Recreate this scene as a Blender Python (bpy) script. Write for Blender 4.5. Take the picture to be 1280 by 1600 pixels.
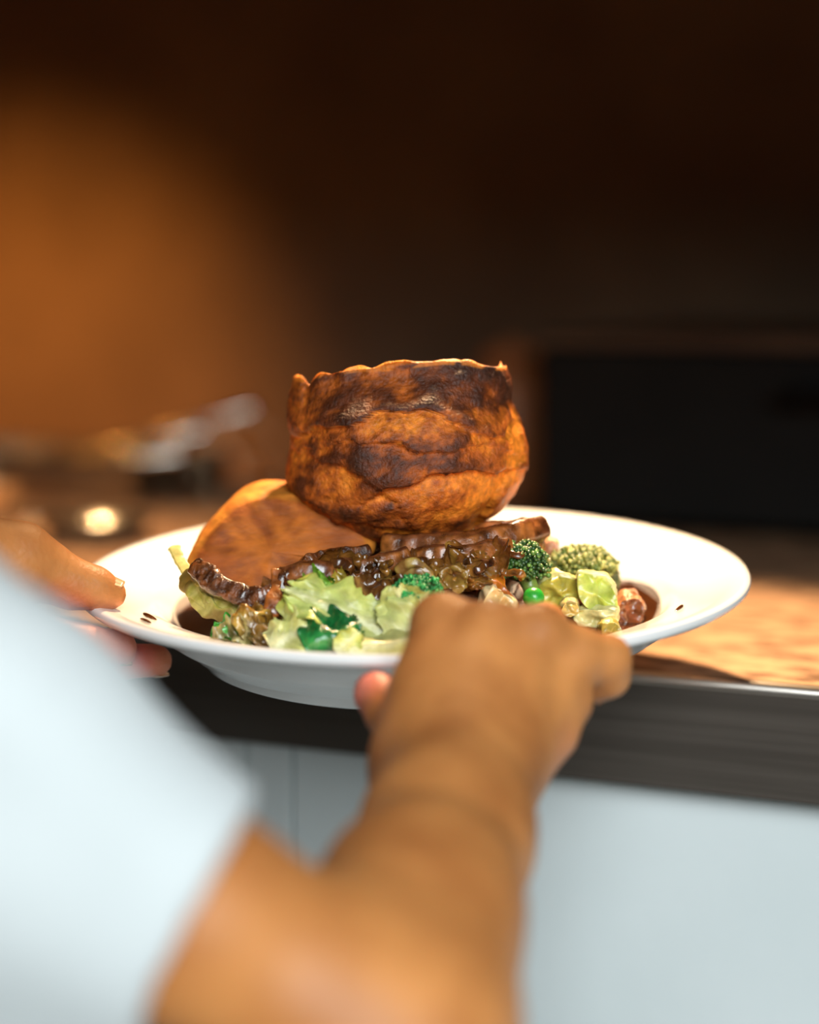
import bpy, bmesh, math, random
import numpy as np
from mathutils import Vector, Matrix, noise as mn

for o in list(bpy.data.objects): bpy.data.objects.remove(o)
scene = bpy.context.scene
COL = scene.collection
random.seed(7)
rad = math.radians
V = Vector

# ------------------------------------------------------------------ camera
F = 85 / 36 * 1600                      # focal length in pixels of the 1280x1600 frame
PITCH = math.atan(400 / F)
CAM = V((0, 0, 1.2835))
FW = V((0, math.cos(PITCH), -math.sin(PITCH)))
UP = V((0, math.sin(PITCH), math.cos(PITCH)))
cam = bpy.data.cameras.new('camera')
camo = bpy.data.objects.new('camera', cam); COL.objects.link(camo)
camo.location = CAM
camo.rotation_euler = (math.pi / 2 - PITCH, 0, 0)
cam.sensor_fit = 'VERTICAL'; cam.sensor_height = 36; cam.sensor_width = 28.8; cam.lens = 85
cam.clip_start = 0.05
cam.dof.use_dof = True
cam.dof.focus_distance = 1.095
cam.dof.aperture_fstop = 2.5
scene.camera = camo

# ------------------------------------------------------------------ world, lights, exposure
scene.view_settings.view_transform = 'Standard'
scene.view_settings.look = 'None'
scene.view_settings.exposure = 0.0
scene.view_settings.gamma = 1.0
w = bpy.data.worlds.new('world'); scene.world = w; w.use_nodes = True
w.node_tree.nodes['Background'].inputs[0].default_value = (0.62, 0.78, 0.80, 1)
w.node_tree.nodes['Background'].inputs[1].default_value = 0.035

def light(name, kind, loc, target, energy, color, **kw):
    l = bpy.data.lights.new(name, kind); l.energy = energy; l.color = color
    for k, v in kw.items(): setattr(l, k, v)
    o = bpy.data.objects.new(name, l); COL.objects.link(o)
    o.location = loc
    o.rotation_euler = (V(target) - V(loc)).to_track_quat('-Z', 'Y').to_euler()
    return o
WARM = (1.0, 0.58, 0.27)
HL = V((0.10, 1.49, 1.82))             # heat lamp over the plate
HL2 = V((-0.66, 1.72, 1.84))            # heat lamp further along the pass, by the wall
light('heat_lamp_light', 'SPOT', HL + V((0, 0, -0.03)), (0.055, 1.28, 1.1), 105, (1.0, 0.66, 0.36), spot_size=rad(47), spot_blend=0.55, shadow_soft_size=0.035)
light('far_heat_lamp_light', 'SPOT', HL2 + V((0, 0, -0.03)), (-0.44, 2.45, 0.99), 92, (1.0, 0.41, 0.085), spot_size=rad(50), spot_blend=1.0, shadow_soft_size=0.04)
HL3 = V((-0.30, 1.68, 1.80))            # added unseen lamp that brightens the counter at left
light('added_counter_fill', 'SPOT', HL3 + V((0, 0, -0.03)), (-0.30, 1.70, 1.1), 52, (1.0, 0.60, 0.28), spot_size=rad(52), spot_blend=0.9, shadow_soft_size=0.035)
light('cool_fill_light', 'AREA', (0.5, -1.7, 2.35), (-0.05, 0.9, 1.05), 120, (0.90, 0.97, 1.0), shape='RECTANGLE', size=1.8, size_y=1.3)  # added cool fill from behind the camera, its source is unseen

# ------------------------------------------------------------------ helpers
def P(px, py, d):
    return CAM + FW * d + V((1, 0, 0)) * ((px - 640) / F * d) - UP * ((py - 800) / F * d)
def ray(px, py):
    return (FW + V((1, 0, 0)) * ((px - 640) / F) - UP * ((py - 800) / F))
PLM = Matrix.Translation(P(646.4, 892.6, 1.1565)) @ Matrix.Rotation(rad(5.19), 4, 'X') @ Matrix.Rotation(rad(-0.81), 4, 'Y')
PLI = PLM.inverted()
def L(px, py, y):
    """pixel -> point in the plate's own frame on the plane y = const"""
    o = PLI @ CAM; d = PLI.to_3x3() @ ray(px, py)
    t = (y - o.y) / d.y
    return o + d * t
def link(o, parent=None):
    COL.objects.link(o)
    if parent is not None: o.parent = parent
    return o
def tag(o, label=None, cat=None, group=None, kind=None):
    if label: o['label'] = label
    if cat: o['category'] = cat
    if group: o['group'] = group
    if kind: o['kind'] = kind
    return o
def empty(name, loc=(0, 0, 0), rz=0, mat=None):
    o = bpy.data.objects.new(name, None); COL.objects.link(o)
    o.empty_display_size = 0.02
    if mat is not None: o.matrix_world = mat
    else:
        o.location = loc; o.rotation_euler = (0, 0, rz)
    return o
def mesh_obj(name, verts, faces, mat, parent=None, smooth=True, cols=None, M=None):
    me = bpy.data.meshes.new(name)
    me.from_pydata([tuple(v) for v in verts], [], faces)
    if smooth: me.polygons.foreach_set('use_smooth', [True] * len(me.polygons))
    if cols is not None:
        a = me.color_attributes.new('col', 'FLOAT_COLOR', 'POINT')
        buf = np.ones((len(verts), 4), np.float32); buf[:, :3] = np.asarray(cols, np.float32)[:, :3]
        a.data.foreach_set('color', buf.ravel())
    if mat: me.materials.append(mat)
    me.update()
    o = bpy.data.objects.new(name, me); link(o, parent)
    if M is not None: o.matrix_local = M
    return o
def bm_obj(name, bm, mat, parent=None, smooth=False, M=None):
    me = bpy.data.meshes.new(name); bmesh.ops.recalc_face_normals(bm, faces=bm.faces); bm.to_mesh(me); bm.free()
    if smooth: me.polygons.foreach_set('use_smooth', [True] * len(me.polygons))
    me.materials.append(mat)
    o = bpy.data.objects.new(name, me); link(o, parent)
    if M is not None: o.matrix_local = M
    return o
def box_bm(x0, x1, y0, y1, z0, z1, bev=0.0, bm=None, seg=2):
    bm = bm or bmesh.new()
    r = bmesh.ops.create_cube(bm, size=1)
    for v in r['verts']:
        v.co = V((x0 + (v.co.x + .5) * (x1 - x0), y0 + (v.co.y + .5) * (y1 - y0), z0 + (v.co.z + .5) * (z1 - z0)))
    if bev > 0:
        es = list({e for v in r['verts'] for e in v.link_edges})
        bmesh.ops.bevel(bm, geom=es, offset=bev, segments=seg, affect='EDGES', profile=0.5)
    return bm
def lathe(profile, n=64, close=False):
    vs, fs = [], []
    m = len(profile)
    for i in range(n):
        a = 2 * math.pi * i / n
        for r, z in profile: vs.append((r * math.cos(a), r * math.sin(a), z))
    for i in range(n):
        j = (i + 1) % n
        for k in range(m - 1 + (1 if close else 0)):
            k2 = (k + 1) % m
            fs.append((i * m + k, j * m + k, j * m + k2, i * m + k2))
    return vs, fs
def spline(pts, n, closed=False):
    pts = [np.array(p, float) for p in pts]; out = []
    m = len(pts); segs = m if closed else m - 1
    for i in range(segs):
        if closed: p0, p1, p2, p3 = pts[i - 1], pts[i], pts[(i + 1) % m], pts[(i + 2) % m]
        else: p0, p1, p2, p3 = pts[max(i - 1, 0)], pts[i], pts[i + 1], pts[min(i + 2, m - 1)]
        for k in range(n):
            t = k / n
            out.append(.5 * ((2 * p1) + (-p0 + p2) * t + (2 * p0 - 5 * p1 + 4 * p2 - p3) * t * t + (-p0 + 3 * p1 - 3 * p2 + p3) * t ** 3))
    if not closed: out.append(pts[-1])
    return out
def tube(path, radii, n=12, cap=True):
    """tube mesh along path (list of Vectors)"""
    path = [V(p) for p in path]; vs, fs = [], []
    if not hasattr(radii, '__len__'): radii = [radii] * len(path)
    up = V((0, 0, 1))
    t0 = (path[1] - path[0]).normalized()
    if abs(t0.dot(up)) > .9: up = V((1, 0, 0))
    side = t0.cross(up).normalized()
    for i, p in enumerate(path):
        t = (path[min(i + 1, len(path) - 1)] - path[max(i - 1, 0)]).normalized()
        side = (side - t * side.dot(t)).normalized(); b = t.cross(side)
        for k in range(n):
            a = 2 * math.pi * k / n
            vs.append(p + (side * math.cos(a) + b * math.sin(a)) * radii[i])
    for i in range(len(path) - 1):
        for k in range(n):
            k2 = (k + 1) % n
            fs.append((i * n + k, i * n + k2, (i + 1) * n + k2, (i + 1) * n + k))
    if cap:
        fs.append(tuple(range(n))[::-1]); fs.append(tuple((len(path) - 1) * n + k for k in range(n)))
    return vs, fs
def fbm(p, s, o=4, seed=0.0):
    p = V(p) * s + V((seed, seed * 1.7, -seed)); a = 1; r = 0
    for i in range(o):
        r += a * mn.noise(p); p = p * 2.03; a *= .5
    return r

# ------------------------------------------------------------------ materials
def nodes_of(name):
    m = bpy.data.materials.new(name); m.use_nodes = True
    nt = m.node_tree; return m, nt, nt.nodes, nt.links, nt.nodes['Principled BSDF']
def mat(name, c1, c2=None, scale=8, rough=.5, metal=0, bump=0.0, bscale=60, coat=0, sss=0, sssr=(1, .35, .15), sscale=.004,
        spec=.5, stretch=(1, 1, 1), attr=False, detail=6, lo=.35, hi=.65, rough2=None, transl=0):
    m, nt, N, K, b = nodes_of(name)
    tc = N.new('ShaderNodeTexCoord'); mp = N.new('ShaderNodeMapping'); mp.inputs['Scale'].default_value = stretch
    K.new(tc.outputs['Object'], mp.inputs['Vector'])
    no = N.new('ShaderNodeTexNoise'); no.inputs['Scale'].default_value = scale; no.inputs['Detail'].default_value = detail
    K.new(mp.outputs[0], no.inputs['Vector'])
    cr = N.new('ShaderNodeValToRGB'); cr.color_ramp.elements[0].position = lo; cr.color_ramp.elements[1].position = hi
    K.new(no.outputs['Fac'], cr.inputs['Fac'])
    if attr:
        at = N.new('ShaderNodeAttribute'); at.attribute_name = 'col'
        cr.color_ramp.elements[0].color = (*([c1] * 3), 1) if not hasattr(c1, '__len__') else (*c1, 1)
        cr.color_ramp.elements[1].color = (*([c2] * 3), 1) if not hasattr(c2, '__len__') else (*c2, 1)
        mx = N.new('ShaderNodeMix'); mx.data_type = 'RGBA'; mx.blend_type = 'MULTIPLY'; mx.inputs[0].default_value = 1
        K.new(at.outputs['Color'], mx.inputs[6]); K.new(cr.outputs[0], mx.inputs[7])
        csrc = mx.outputs[2]
    else:
        cr.color_ramp.elements[0].color = (*c1, 1); cr.color_ramp.elements[1].color = (*(c2 or c1), 1)
        csrc = cr.outputs[0]
    K.new(csrc, b.inputs['Base Color'])
    b.inputs['Roughness'].default_value = rough; b.inputs['Metallic'].default_value = metal
    b.inputs['Coat Weight'].default_value = coat; b.inputs['Coat Roughness'].default_value = .12
    b.inputs['Specular IOR Level'].default_value = spec
    if rough2 is not None:
        rr = N.new('ShaderNodeMapRange'); K.new(no.outputs['Fac'], rr.inputs[0]); rr.inputs[1].default_value = lo; rr.inputs[2].default_value = hi
        rr.inputs[3].default_value = rough; rr.inputs[4].default_value = rough2; K.new(rr.outputs[0], b.inputs['Roughness'])
    if sss:
        b.inputs['Subsurface Weight'].default_value = sss; b.inputs['Subsurface Radius'].default_value = sssr
        b.inputs['Subsurface Scale'].default_value = sscale
    if bump:
        nb = N.new('ShaderNodeTexNoise'); nb.inputs['Scale'].default_value = bscale; nb.inputs['Detail'].default_value = 5
        K.new(mp.outputs[0], nb.inputs['Vector'])
        bp = N.new('ShaderNodeBump'); bp.inputs['Strength'].default_value = 1; bp.inputs['Distance'].default_value = bump
        K.new(nb.outputs['Fac'], bp.inputs['Height']); K.new(bp.outputs[0], b.inputs['Normal'])
    if transl:
        tr = N.new('ShaderNodeBsdfTranslucent'); K.new(csrc, tr.inputs['Color'])
        ms = N.new('ShaderNodeMixShader'); ms.inputs[0].default_value = transl
        K.new(b.outputs[0], ms.inputs[1]); K.new(tr.outputs[0], ms.inputs[2])
        K.new(ms.outputs[0], N['Material Output'].inputs['Surface'])
    return m

M_wall = mat('umber_plaster', (.16, .098, .052), (.105, .062, .032), 5, .8, bump=.002, bscale=40)
M_wallside = mat('dark_plaster', (.06, .05, .04), (.09, .07, .05), 3, .8)
M_floor = mat('dark_quarry_tile', (.24, .225, .20), (.32, .30, .27), 6, .55)
M_grout = mat('dark_grout', (.02, .019, .018), (.03, .028, .026), 20, .9)
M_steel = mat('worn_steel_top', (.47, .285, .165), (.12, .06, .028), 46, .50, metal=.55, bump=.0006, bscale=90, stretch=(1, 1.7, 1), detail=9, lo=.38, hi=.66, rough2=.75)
M_apron = mat('brushed_steel_apron', (.085, .07, .057), (.12, .10, .083), 14, .46, metal=.5, bump=.00012, bscale=200, stretch=(.25, 1, 14))
M_bead = mat('polished_steel_edge', (.55, .5, .45), (.42, .38, .33), 30, .28, metal=1, stretch=(.3, 1, 1))
M_white = mat('white_laminate', (.74, .80, .80), (.66, .73, .73), 4, .55, bump=.0003, bscale=30)
M_gap = mat('dark_gap_board', (.10, .085, .06), (.14, .12, .09), 10, .9)
M_black = mat('black_enamel', (.006, .006, .0055), (.009, .0085, .0075), 8, .6, spec=.12)
M_blacktrim = mat('dark_bronze_trim', (.06, .035, .022), (.08, .05, .03), 12, .45, metal=.4)
M_steel2 = mat('bright_steel', (.75, .70, .62), (.62, .58, .5), 18, .22, metal=1)
M_terra = mat('brown_glazed_clay', (.36, .14, .045), (.26, .09, .03), 14, .5)
M_china = mat('white_china', (.86, .86, .84), (.83, .83, .81), 6, .16, coat=.4, spec=.5)
M_shade = mat('lamp_shade_copper', (.45, .2, .09), (.38, .17, .08), 10, .35, metal=1)
M_cord = mat('black_cord', (.02, .02, .02), (.03, .03, .03), 30, .6)

def build_skin():
    m, nt, N, K, b = nodes_of('skin')
    tc = N.new('ShaderNodeTexCoord')
    n1 = N.new('ShaderNodeTexNoise'); n1.inputs['Scale'].default_value = 28; n1.inputs['Detail'].default_value = 4
    K.new(tc.outputs['Object'], n1.inputs['Vector'])
    cr = N.new('ShaderNodeValToRGB')
    cr.color_ramp.elements[0].position = .35; cr.color_ramp.elements[0].color = (.44, .158, .042, 1)
    cr.color_ramp.elements[1].position = .7; cr.color_ramp.elements[1].color = (.68, .275, .078, 1)
    K.new(n1.outputs['Fac'], cr.inputs['Fac'])
    at = N.new('ShaderNodeAttribute'); at.attribute_name = 'col'
    mx = N.new('ShaderNodeMix'); mx.data_type = 'RGBA'; mx.blend_type = 'MULTIPLY'; mx.inputs[0].default_value = 1
    K.new(cr.outputs[0], mx.inputs[6]); K.new(at.outputs['Color'], mx.inputs[7])
    K.new(mx.outputs[2], b.inputs['Base Color'])
    b.inputs['Roughness'].default_value = .48; b.inputs['Specular IOR Level'].default_value = .4
    b.inputs['Subsurface Weight'].default_value = .12; b.inputs['Subsurface Scale'].default_value = .004
    b.inputs['Subsurface Radius'].default_value = (1, .3, .12)
    n2 = N.new('ShaderNodeTexNoise'); n2.inputs['Scale'].default_value = 420; n2.inputs['Detail'].default_value = 4
    K.new(tc.outputs['Object'], n2.inputs['Vector'])
    bp = N.new('ShaderNodeBump'); bp.inputs['Distance'].default_value = .0006; bp.inputs['Strength'].default_value = .7
    K.new(n2.outputs['Fac'], bp.inputs['Height']); K.new(bp.outputs[0], b.inputs['Normal'])
    return m
M_skin = build_skin()
M_cloth = mat('white_cotton', (.66, .70, .70), (.61, .65, .65), 12, .85, bump=.0004, bscale=300, spec=.2)
M_trouser = mat('charcoal_cloth', (.03, .03, .033), (.045, .045, .05), 20, .9, bump=.0004, bscale=300, spec=.2)
M_shoe = mat('black_rubber_shoe', (.015, .015, .015), (.025, .025, .025), 20, .5)
M_hair = mat('black_hair', (.012, .009, .007), (.03, .02, .015), 60, .5, bump=.002, bscale=120, stretch=(1, 1, .2))
M_nail = mat('fingernail', (.66, .34, .17), (.70, .38, .20), 60, .25, coat=.3)
M_eye = mat('eye_white', (.8, .78, .75), (.75, .72, .7), 20, .2)
M_iris = mat('dark_iris', (.03, .015, .008), (.05, .025, .01), 40, .2)

# food materials: vertex colour carries each food's own colour
M_pud = mat('baked_batter', .62, 1.25, 330, .42, bump=.0010, bscale=620, attr=True, detail=8, lo=.3, hi=.7, sss=.10, sscale=.004, spec=.35, rough2=.6)
M_roast = mat('roast_meat', .8, 1.12, 110, .6, bump=.0004, bscale=220, attr=True, sss=.12, sscale=.004, spec=.25, stretch=(1, 1, 2.5))
M_crust = mat('sticky_crust', .35, 1.3, 190, .22, bump=.0022, bscale=330, attr=True, coat=.8)
M_glaze = mat('gravy_glazed_meat', .42, 1.4, 170, .24, bump=.0013, bscale=170, rough2=.5, attr=True, coat=.6)
M_leaf = mat('cabbage_leaf', .72, 1.12, 120, .42, bump=.0006, bscale=240, attr=True, coat=.15, transl=.18)
M_kale = mat('wet_green_leaf', .55, 1.25, 160, .22, bump=.0012, bscale=260, attr=True, coat=.6, transl=.1)
M_gleaf = mat('gravy_leaf', .45, 1.25, 140, .24, bump=.0009, bscale=240, attr=True, coat=.6, transl=.1)
M_bud = mat('broccoli_bud', .6, 1.3, 300, .45, bump=.0005, bscale=500, attr=True, coat=.25)
M_stalk = mat('broccoli_stalk', .8, 1.12, 120, .4, attr=True, coat=.25, sss=.1)
M_veg = mat('soft_vegetable', .75, 1.15, 140, .35, bump=.0006, bscale=220, attr=True, coat=.3, sss=.12)
M_gravy = mat('gravy', (.050, .014, .0035), (.085, .026, .006), 40, .07, coat=.8, spec=.6)

# ------------------------------------------------------------------ setting
TH = rad(28)
CTR_Z = 1.08
E_X = V((math.cos(TH), -math.sin(TH), 0)); E_N = V((math.sin(TH), math.cos(TH), 0))
CO = V((0.002, 1.228, 0))               # point of the counter's front edge under the plate
CM = Matrix(((E_X.x, E_N.x, 0, CO.x), (E_X.y, E_N.y, 0, CO.y), (0, 0, 1, 0), (0, 0, 0, 1)))   # counter frame: x along the edge, y inwards
def cm_at(px, py, dist):
    """pixel -> counter frame on the plane 'dist' behind the front edge"""
    o = CM.inverted() @ CAM; d = CM.inverted().to_3x3() @ ray(px, py)
    return o + d * ((dist - o.y) / d.y)

def struct(o, label, cat):
    o['kind'] = 'structure'; o['label'] = label; o['category'] = cat; return o
fl = bm_obj('floor', box_bm(-3.2, 3.2, -4.0, 1.02, -.06, -.004), M_grout, M=CM)
struct(fl, 'dark quarry tile kitchen floor below the counter', 'floor')
tile_me = None
bt = bmesh.new(); box_bm(-.146, .146, -.146, .146, -.004, .0, .002, bt, 1)
tile_me = bpy.data.meshes.new('floor_tile'); bmesh.ops.recalc_face_normals(bt, faces=bt.faces); bt.to_mesh(tile_me); bt.free(); tile_me.materials.append(M_floor)
for i in range(-5, 6):
    for j in range(-8, 0):
        o = bpy.data.objects.new('floor_tile', tile_me); link(o, fl); o.location = (i * .3, j * .3 + .15, 0)
wb = bm_obj('wall_back', box_bm(-3.2, 3.2, .92, 1.02, 0, 2.9), M_wall, M=CM)
struct(wb, 'rough umber plaster wall behind the pass, warmly lit at left', 'wall')

# counter: worktop, apron, rounded front edge
counter = empty('steel_counter', mat=CM)
tag(counter, 'worn stainless steel pass counter with dark brushed front edge', 'counter')
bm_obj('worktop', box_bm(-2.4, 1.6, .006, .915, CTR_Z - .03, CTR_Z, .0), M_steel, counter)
bm_obj('apron', box_bm(-2.4, 1.6, 0, .008, CTR_Z - .056, CTR_Z - .004, .0015), M_apron, counter)
tv, tf = tube([V((-2.4, .0045, CTR_Z - .0035)), V((1.6, .0045, CTR_Z - .0035))], .0045, 16)
mesh_obj('front_edge', tv, tf, M_bead, counter)
bm_obj('apron_return', box_bm(-2.4, 1.6, .008, .04, CTR_Z - .056, CTR_Z - .05), M_apron, counter)
# cabinets below the counter
sA = cm_at(390, 1215, .02).x; sB = cm_at(463, 1230, .02).x
def cabinet(x0, x1, label, doors):
    c = empty('cabinet', mat=CM); tag(c, label, 'cabinet')
    bm_obj('carcass', box_bm(x0 + .001, x1 - .001, .034, .62, .10, CTR_Z - .0565), M_gap, c)
    bm_obj('plinth', box_bm(x0 + .001, x1 - .001, .07, .60, 0, .10), M_gap, c)
    for a, b_ in doors:
        bm_obj('door_panel', box_bm(a + .0009, b_ - .0009, .016, .034, .11, CTR_Z - .0575, .0012), M_white, c)
    return c
cabinet(sB, 1.5, 'wide white cabinet front below the counter, right of the narrow filler', [(sB, sB + .72), (sB + .72, 1.5)])
cabinet(sA, sB, 'narrow white filler cabinet between two wider cabinet fronts', [(sA, sB)])
cabinet(-2.3, sA, 'white cabinet front left of the narrow filler, mostly behind the sleeve', [(sA - .55, sA), (sA - 1.2, sA - .55), (-2.3, sA - 1.2)])

# black food warmer at the back right of the counter
wl = cm_at(842, 700, .56); wt = cm_at(1000, 545, .56)
fw = empty('food_warmer', mat=CM); tag(fw, 'long black enamel food warmer on the counter behind the plate', 'food warmer')
bm_obj('body', box_bm(wl.x, wl.x + 1.1, .56, .88, CTR_Z + .008, wt.z, .006), M_black, fw)
bm_obj('top_trim', box_bm(wl.x - .004, wl.x + 1.104, .556, .884, wt.z, wt.z + .012, .003), M_blacktrim, fw)
for fx in (.04, 1.06):
    for fy in (.6, .84):
        v_, f_ = lathe([(0, 0), (.014, 0), (.016, .008), (0, .008)], 20)
        mesh_obj('foot', v_, f_, M_black, fw, M=Matrix.Translation((wl.x + fx, fy, CTR_Z)))
mesh_obj('door_handle', *tube([V((wl.x + .2, .556, wt.z - .03)), V((wl.x + .2, .53, wt.z - .03)), V((wl.x + .7, .53, wt.z - .03)), V((wl.x + .7, .556, wt.z - .03))], .006, 10), M_black, fw)

# brown jar beside the warmer
jp = cm_at(800, 700, .70)
jar = empty('brown_jar', mat=CM @ Matrix.Translation((jp.x, .70, CTR_Z))); tag(jar, 'brown glazed jar standing behind the pudding beside the black warmer', 'jar')
jt = cm_at(800, 530, .70).z - CTR_Z
jv, jf = lathe([(0, 0), (.026, 0), (.033, .01), (.035, jt * .5), (.032, jt * .72), (.024, jt * .84), (.022, jt * .86), (.02, jt * .84), (.028, jt * .7), (.03, jt * .5), (.026, .014), (0, .012)], 40)
mesh_obj('body', jv, jf, M_terra, jar)
jv, jf = lathe([(0, jt * .86), (.026, jt * .86), (.027, jt * .9), (.02, jt * .95), (.008, jt * .97), (.009, jt), (0, jt * 1.01)], 40)
mesh_obj('lid', jv, jf, M_terra, jar)

# things on the counter at the far left
def dish(px, py, dist, r, h, label):
    p = cm_at(px, py, dist)
    d = empty('steel_dish', mat=CM @ Matrix.Translation((p.x, dist, CTR_Z))); tag(d, label, 'dish', 'steel dishes at the left of the counter')
    pv, pf = lathe([(0, 0), (r * .7, 0), (r * .78, h * .2), (r * .95, h * .95), (r * 1.05, h), (r * 1.06, h * 1.06), (r * .94, h * 1.05), (r * .76, h * .25), (r * .68, h * .08), (0, h * .06)], 56)
    mesh_obj('bowl', pv, pf, M_steel2, d)
    bm = bmesh.new(); hv, hf = tube([V((-r * 1.02, -.02, h)), V((-r * 1.25, -.015, h * 1.02)), V((-r * 1.3, 0, h * 1.02)), V((-r * 1.25, .015, h * 1.02)), V((-r * 1.02, .02, h))], .002, 8)
    mesh_obj('handle', hv, hf, M_steel2, d)
dish(150, 840, .33, .040, .016, 'shallow steel dish glinting behind the plate at left')
dish(-25, 815, .42, .034, .030, 'deeper steel dish at the left edge of the photo')
# shallow pan holding serving spoons
pp = cm_at(60, 770, .62)
pan = empty('steel_pan', mat=CM @ Matrix.Translation((pp.x, .62, CTR_Z))); tag(pan, 'rectangular steel pan on the counter by the far wall', 'pan')
bm_obj('bottom', box_bm(-.15, .15, -.07, .07, 0, .002), M_steel2, pan)
for a in ((-.15, -.148, -.07, .07), (.148, .15, -.07, .07), (-.15, .15, -.07, -.068), (-.15, .15, .068, .07)):
    bm_obj('side', box_bm(*a, .0, .035), M_steel2, pan)
bm_obj('rim', box_bm(-.16, .16, -.08, -.069, .034, .037, .001), M_steel2, pan)
bm_obj('rim', box_bm(-.16, .16, .069, .08, .034, .037, .001), M_steel2, pan)
spoon_says = ['serving spoon lying highest across the steel pan', 'serving spoon in the middle of the three across the steel pan', 'serving spoon lying lowest across the steel pan']
for i, (x0, y0, x1, y1, zz) in enumerate(((-.06, .05, .20, .035, .075), (-.08, .0, .18, -.01, .058), (-.05, -.055, .19, -.06, .043))):
    s = empty('serving_spoon', mat=CM @ Matrix.Translation((pp.x, .62, CTR_Z))); tag(s, spoon_says[i], 'spoon', 'spoons in the steel pan')
    a = V((x0, y0, .012)); b_ = V((x1, y1, zz)); dr = (b_ - a).normalized()
    sv, sf = tube([a + dr * .04, a + dr * .10, b_], [.004, .0035, .005], 10)
    mesh_obj('handle', sv, sf, M_steel2, s)
    sv, sf = lathe([(0, 0), (.014, .002), (.022, .007), (.0235, .0075), (.015, .0035), (0, .0015)], 28)
    mesh_obj('bowl', sv, sf, M_steel2, s, M=Matrix.Translation(a + V((.0, 0, .002))) @ Matrix.Scale(1.35, 4, (1, 0, 0)))

# heat lamps (above the frame)
def heat_lamp(p, label):
    h = empty('heat_lamp', p); tag(h, label, 'lamp', 'heat lamps over the pass')
    sv, sf = lathe([(.02, .13), (.034, .125), (.05, .09), (.085, .0), (.094, -.045), (.092, -.045), (.083, .0), (.048, .088), (.03, .122), (.0, .124)], 48)
    mesh_obj('shade', sv, sf, M_shade, h)
    m, nt, N, K, b = nodes_of('glowing_bulb'); b.inputs['Emission Color'].default_value = (1, .5, .2, 1); b.inputs['Emission Strength'].default_value = 6
    b.inputs['Base Color'].default_value = (.8, .4, .2, 1)
    sv, sf = lathe([(0, .0), (.02, .004), (.03, .02), (.026, .05), (.014, .075), (.014, .1), (0, .1)], 32)
    mesh_obj('bulb', sv, sf, m, h)
    mesh_obj('cord', *tube([V((0, 0, .12)), V((0, 0, 2.24 - p.z))], .004, 8), M_cord, h)
heat_lamp(HL, 'copper heat lamp hanging over the plate, above the frame')
heat_lamp(HL3, 'added copper heat lamp brightening the left counter, between the other two, above the frame')
heat_lamp(HL2, 'copper heat lamp hanging by the far wall, above the frame at left')

# added unseen hood, keeps front fill off the back wall; lamps hang inside
hood = empty('added_light_hood', mat=CM); tag(hood, 'added dark steel light-blocking hood over the pass, above the frame', 'hood')
bm_obj('front_panel', box_bm(-2.3, 1.5, -.255, -.245, 1.475, 2.25, .002), M_apron, hood)
bm_obj('top_panel', box_bm(-2.3, 1.5, -.245, .92, 2.24, 2.25), M_apron, hood)
bm_obj('side_panel', box_bm(-2.3, -2.29, -.245, .92, 1.475, 2.24), M_apron, hood)
bm_obj('side_panel', box_bm(1.49, 1.5, -.245, .92, 1.475, 2.24), M_apron, hood)
# ------------------------------------------------------------------ plate
plate = empty('dinner_plate', mat=PLM); tag(plate, 'large white china dinner plate held over the counter', 'plate')
top_p = [(0, -.0285), (.05, -.0285), (.100, -.0275), (.111, -.0245), (.118, -.018), (.1225, -.0115), (.127, -.0085), (.138, -.0055), (.150, -.0018), (.1565, .0)]
edge_p = [(.1590, -.0002), (.1600, -.0020), (.1596, -.0040), (.1575, -.0058)]
bot_p = [(.150, -.0072), (.140, -.0098), (.1325, -.0128), (.1302, -.0150), (.1280, -.0175), (.1235, -.0205), (.1215, -.0235), (.1175, -.0265), (.1105, -.0305), (.1075, -.0335), (.1025, -.0358), (.1005, -.0400), (.098, -.0412), (.0955, -.0400), (.094, -.0345), (.05, -.0340), (0, -.0340)]
prof = top_p + edge_p + bot_p
pv, pf = lathe(prof[::-1], 160)
mesh_obj('dish', pv, pf, M_china, plate)
TOPR = np.array([a for a, _ in top_p]); TOPZ = np.array([b for _, b in top_p])
def surf(x, y): return float(np.interp(math.hypot(x, y), TOPR, TOPZ))
#FOOD
# ------------------------------------------------------------------ food on the plate (all in the plate's frame)
def food(name, vs, fs, m, cols, label=None, cat=None, group=None, parent=None):
    vs = [V(v) for v in vs]
    for v in vs:
        r_ = math.hypot(v.x, v.y)
        if r_ < .16: v.z = max(v.z, surf(v.x, v.y) + .0004)
    if parent is None:
        c = sum(vs, V()) / len(vs); c.z = min(v.z for v in vs)
        o = mesh_obj(name, [v - c for v in vs], fs, m, None, True, cols)
        o.matrix_world = PLM @ Matrix.Translation(c)
        tag(o, label, cat, group)
    else:
        c = PLI @ parent.matrix_world.translation if parent.parent is None else V()
        o = mesh_obj(name, [v - c for v in vs], fs, m, parent, True, cols)
    return o
def mixc(a, b, t):
    t = max(0, min(1, t)); return tuple(a[i] + (b[i] - a[i]) * t for i in range(3))
def sst(a, b, x):
    t = max(0, min(1, (x - a) / (b - a))); return t * t * (3 - 2 * t)

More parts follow.
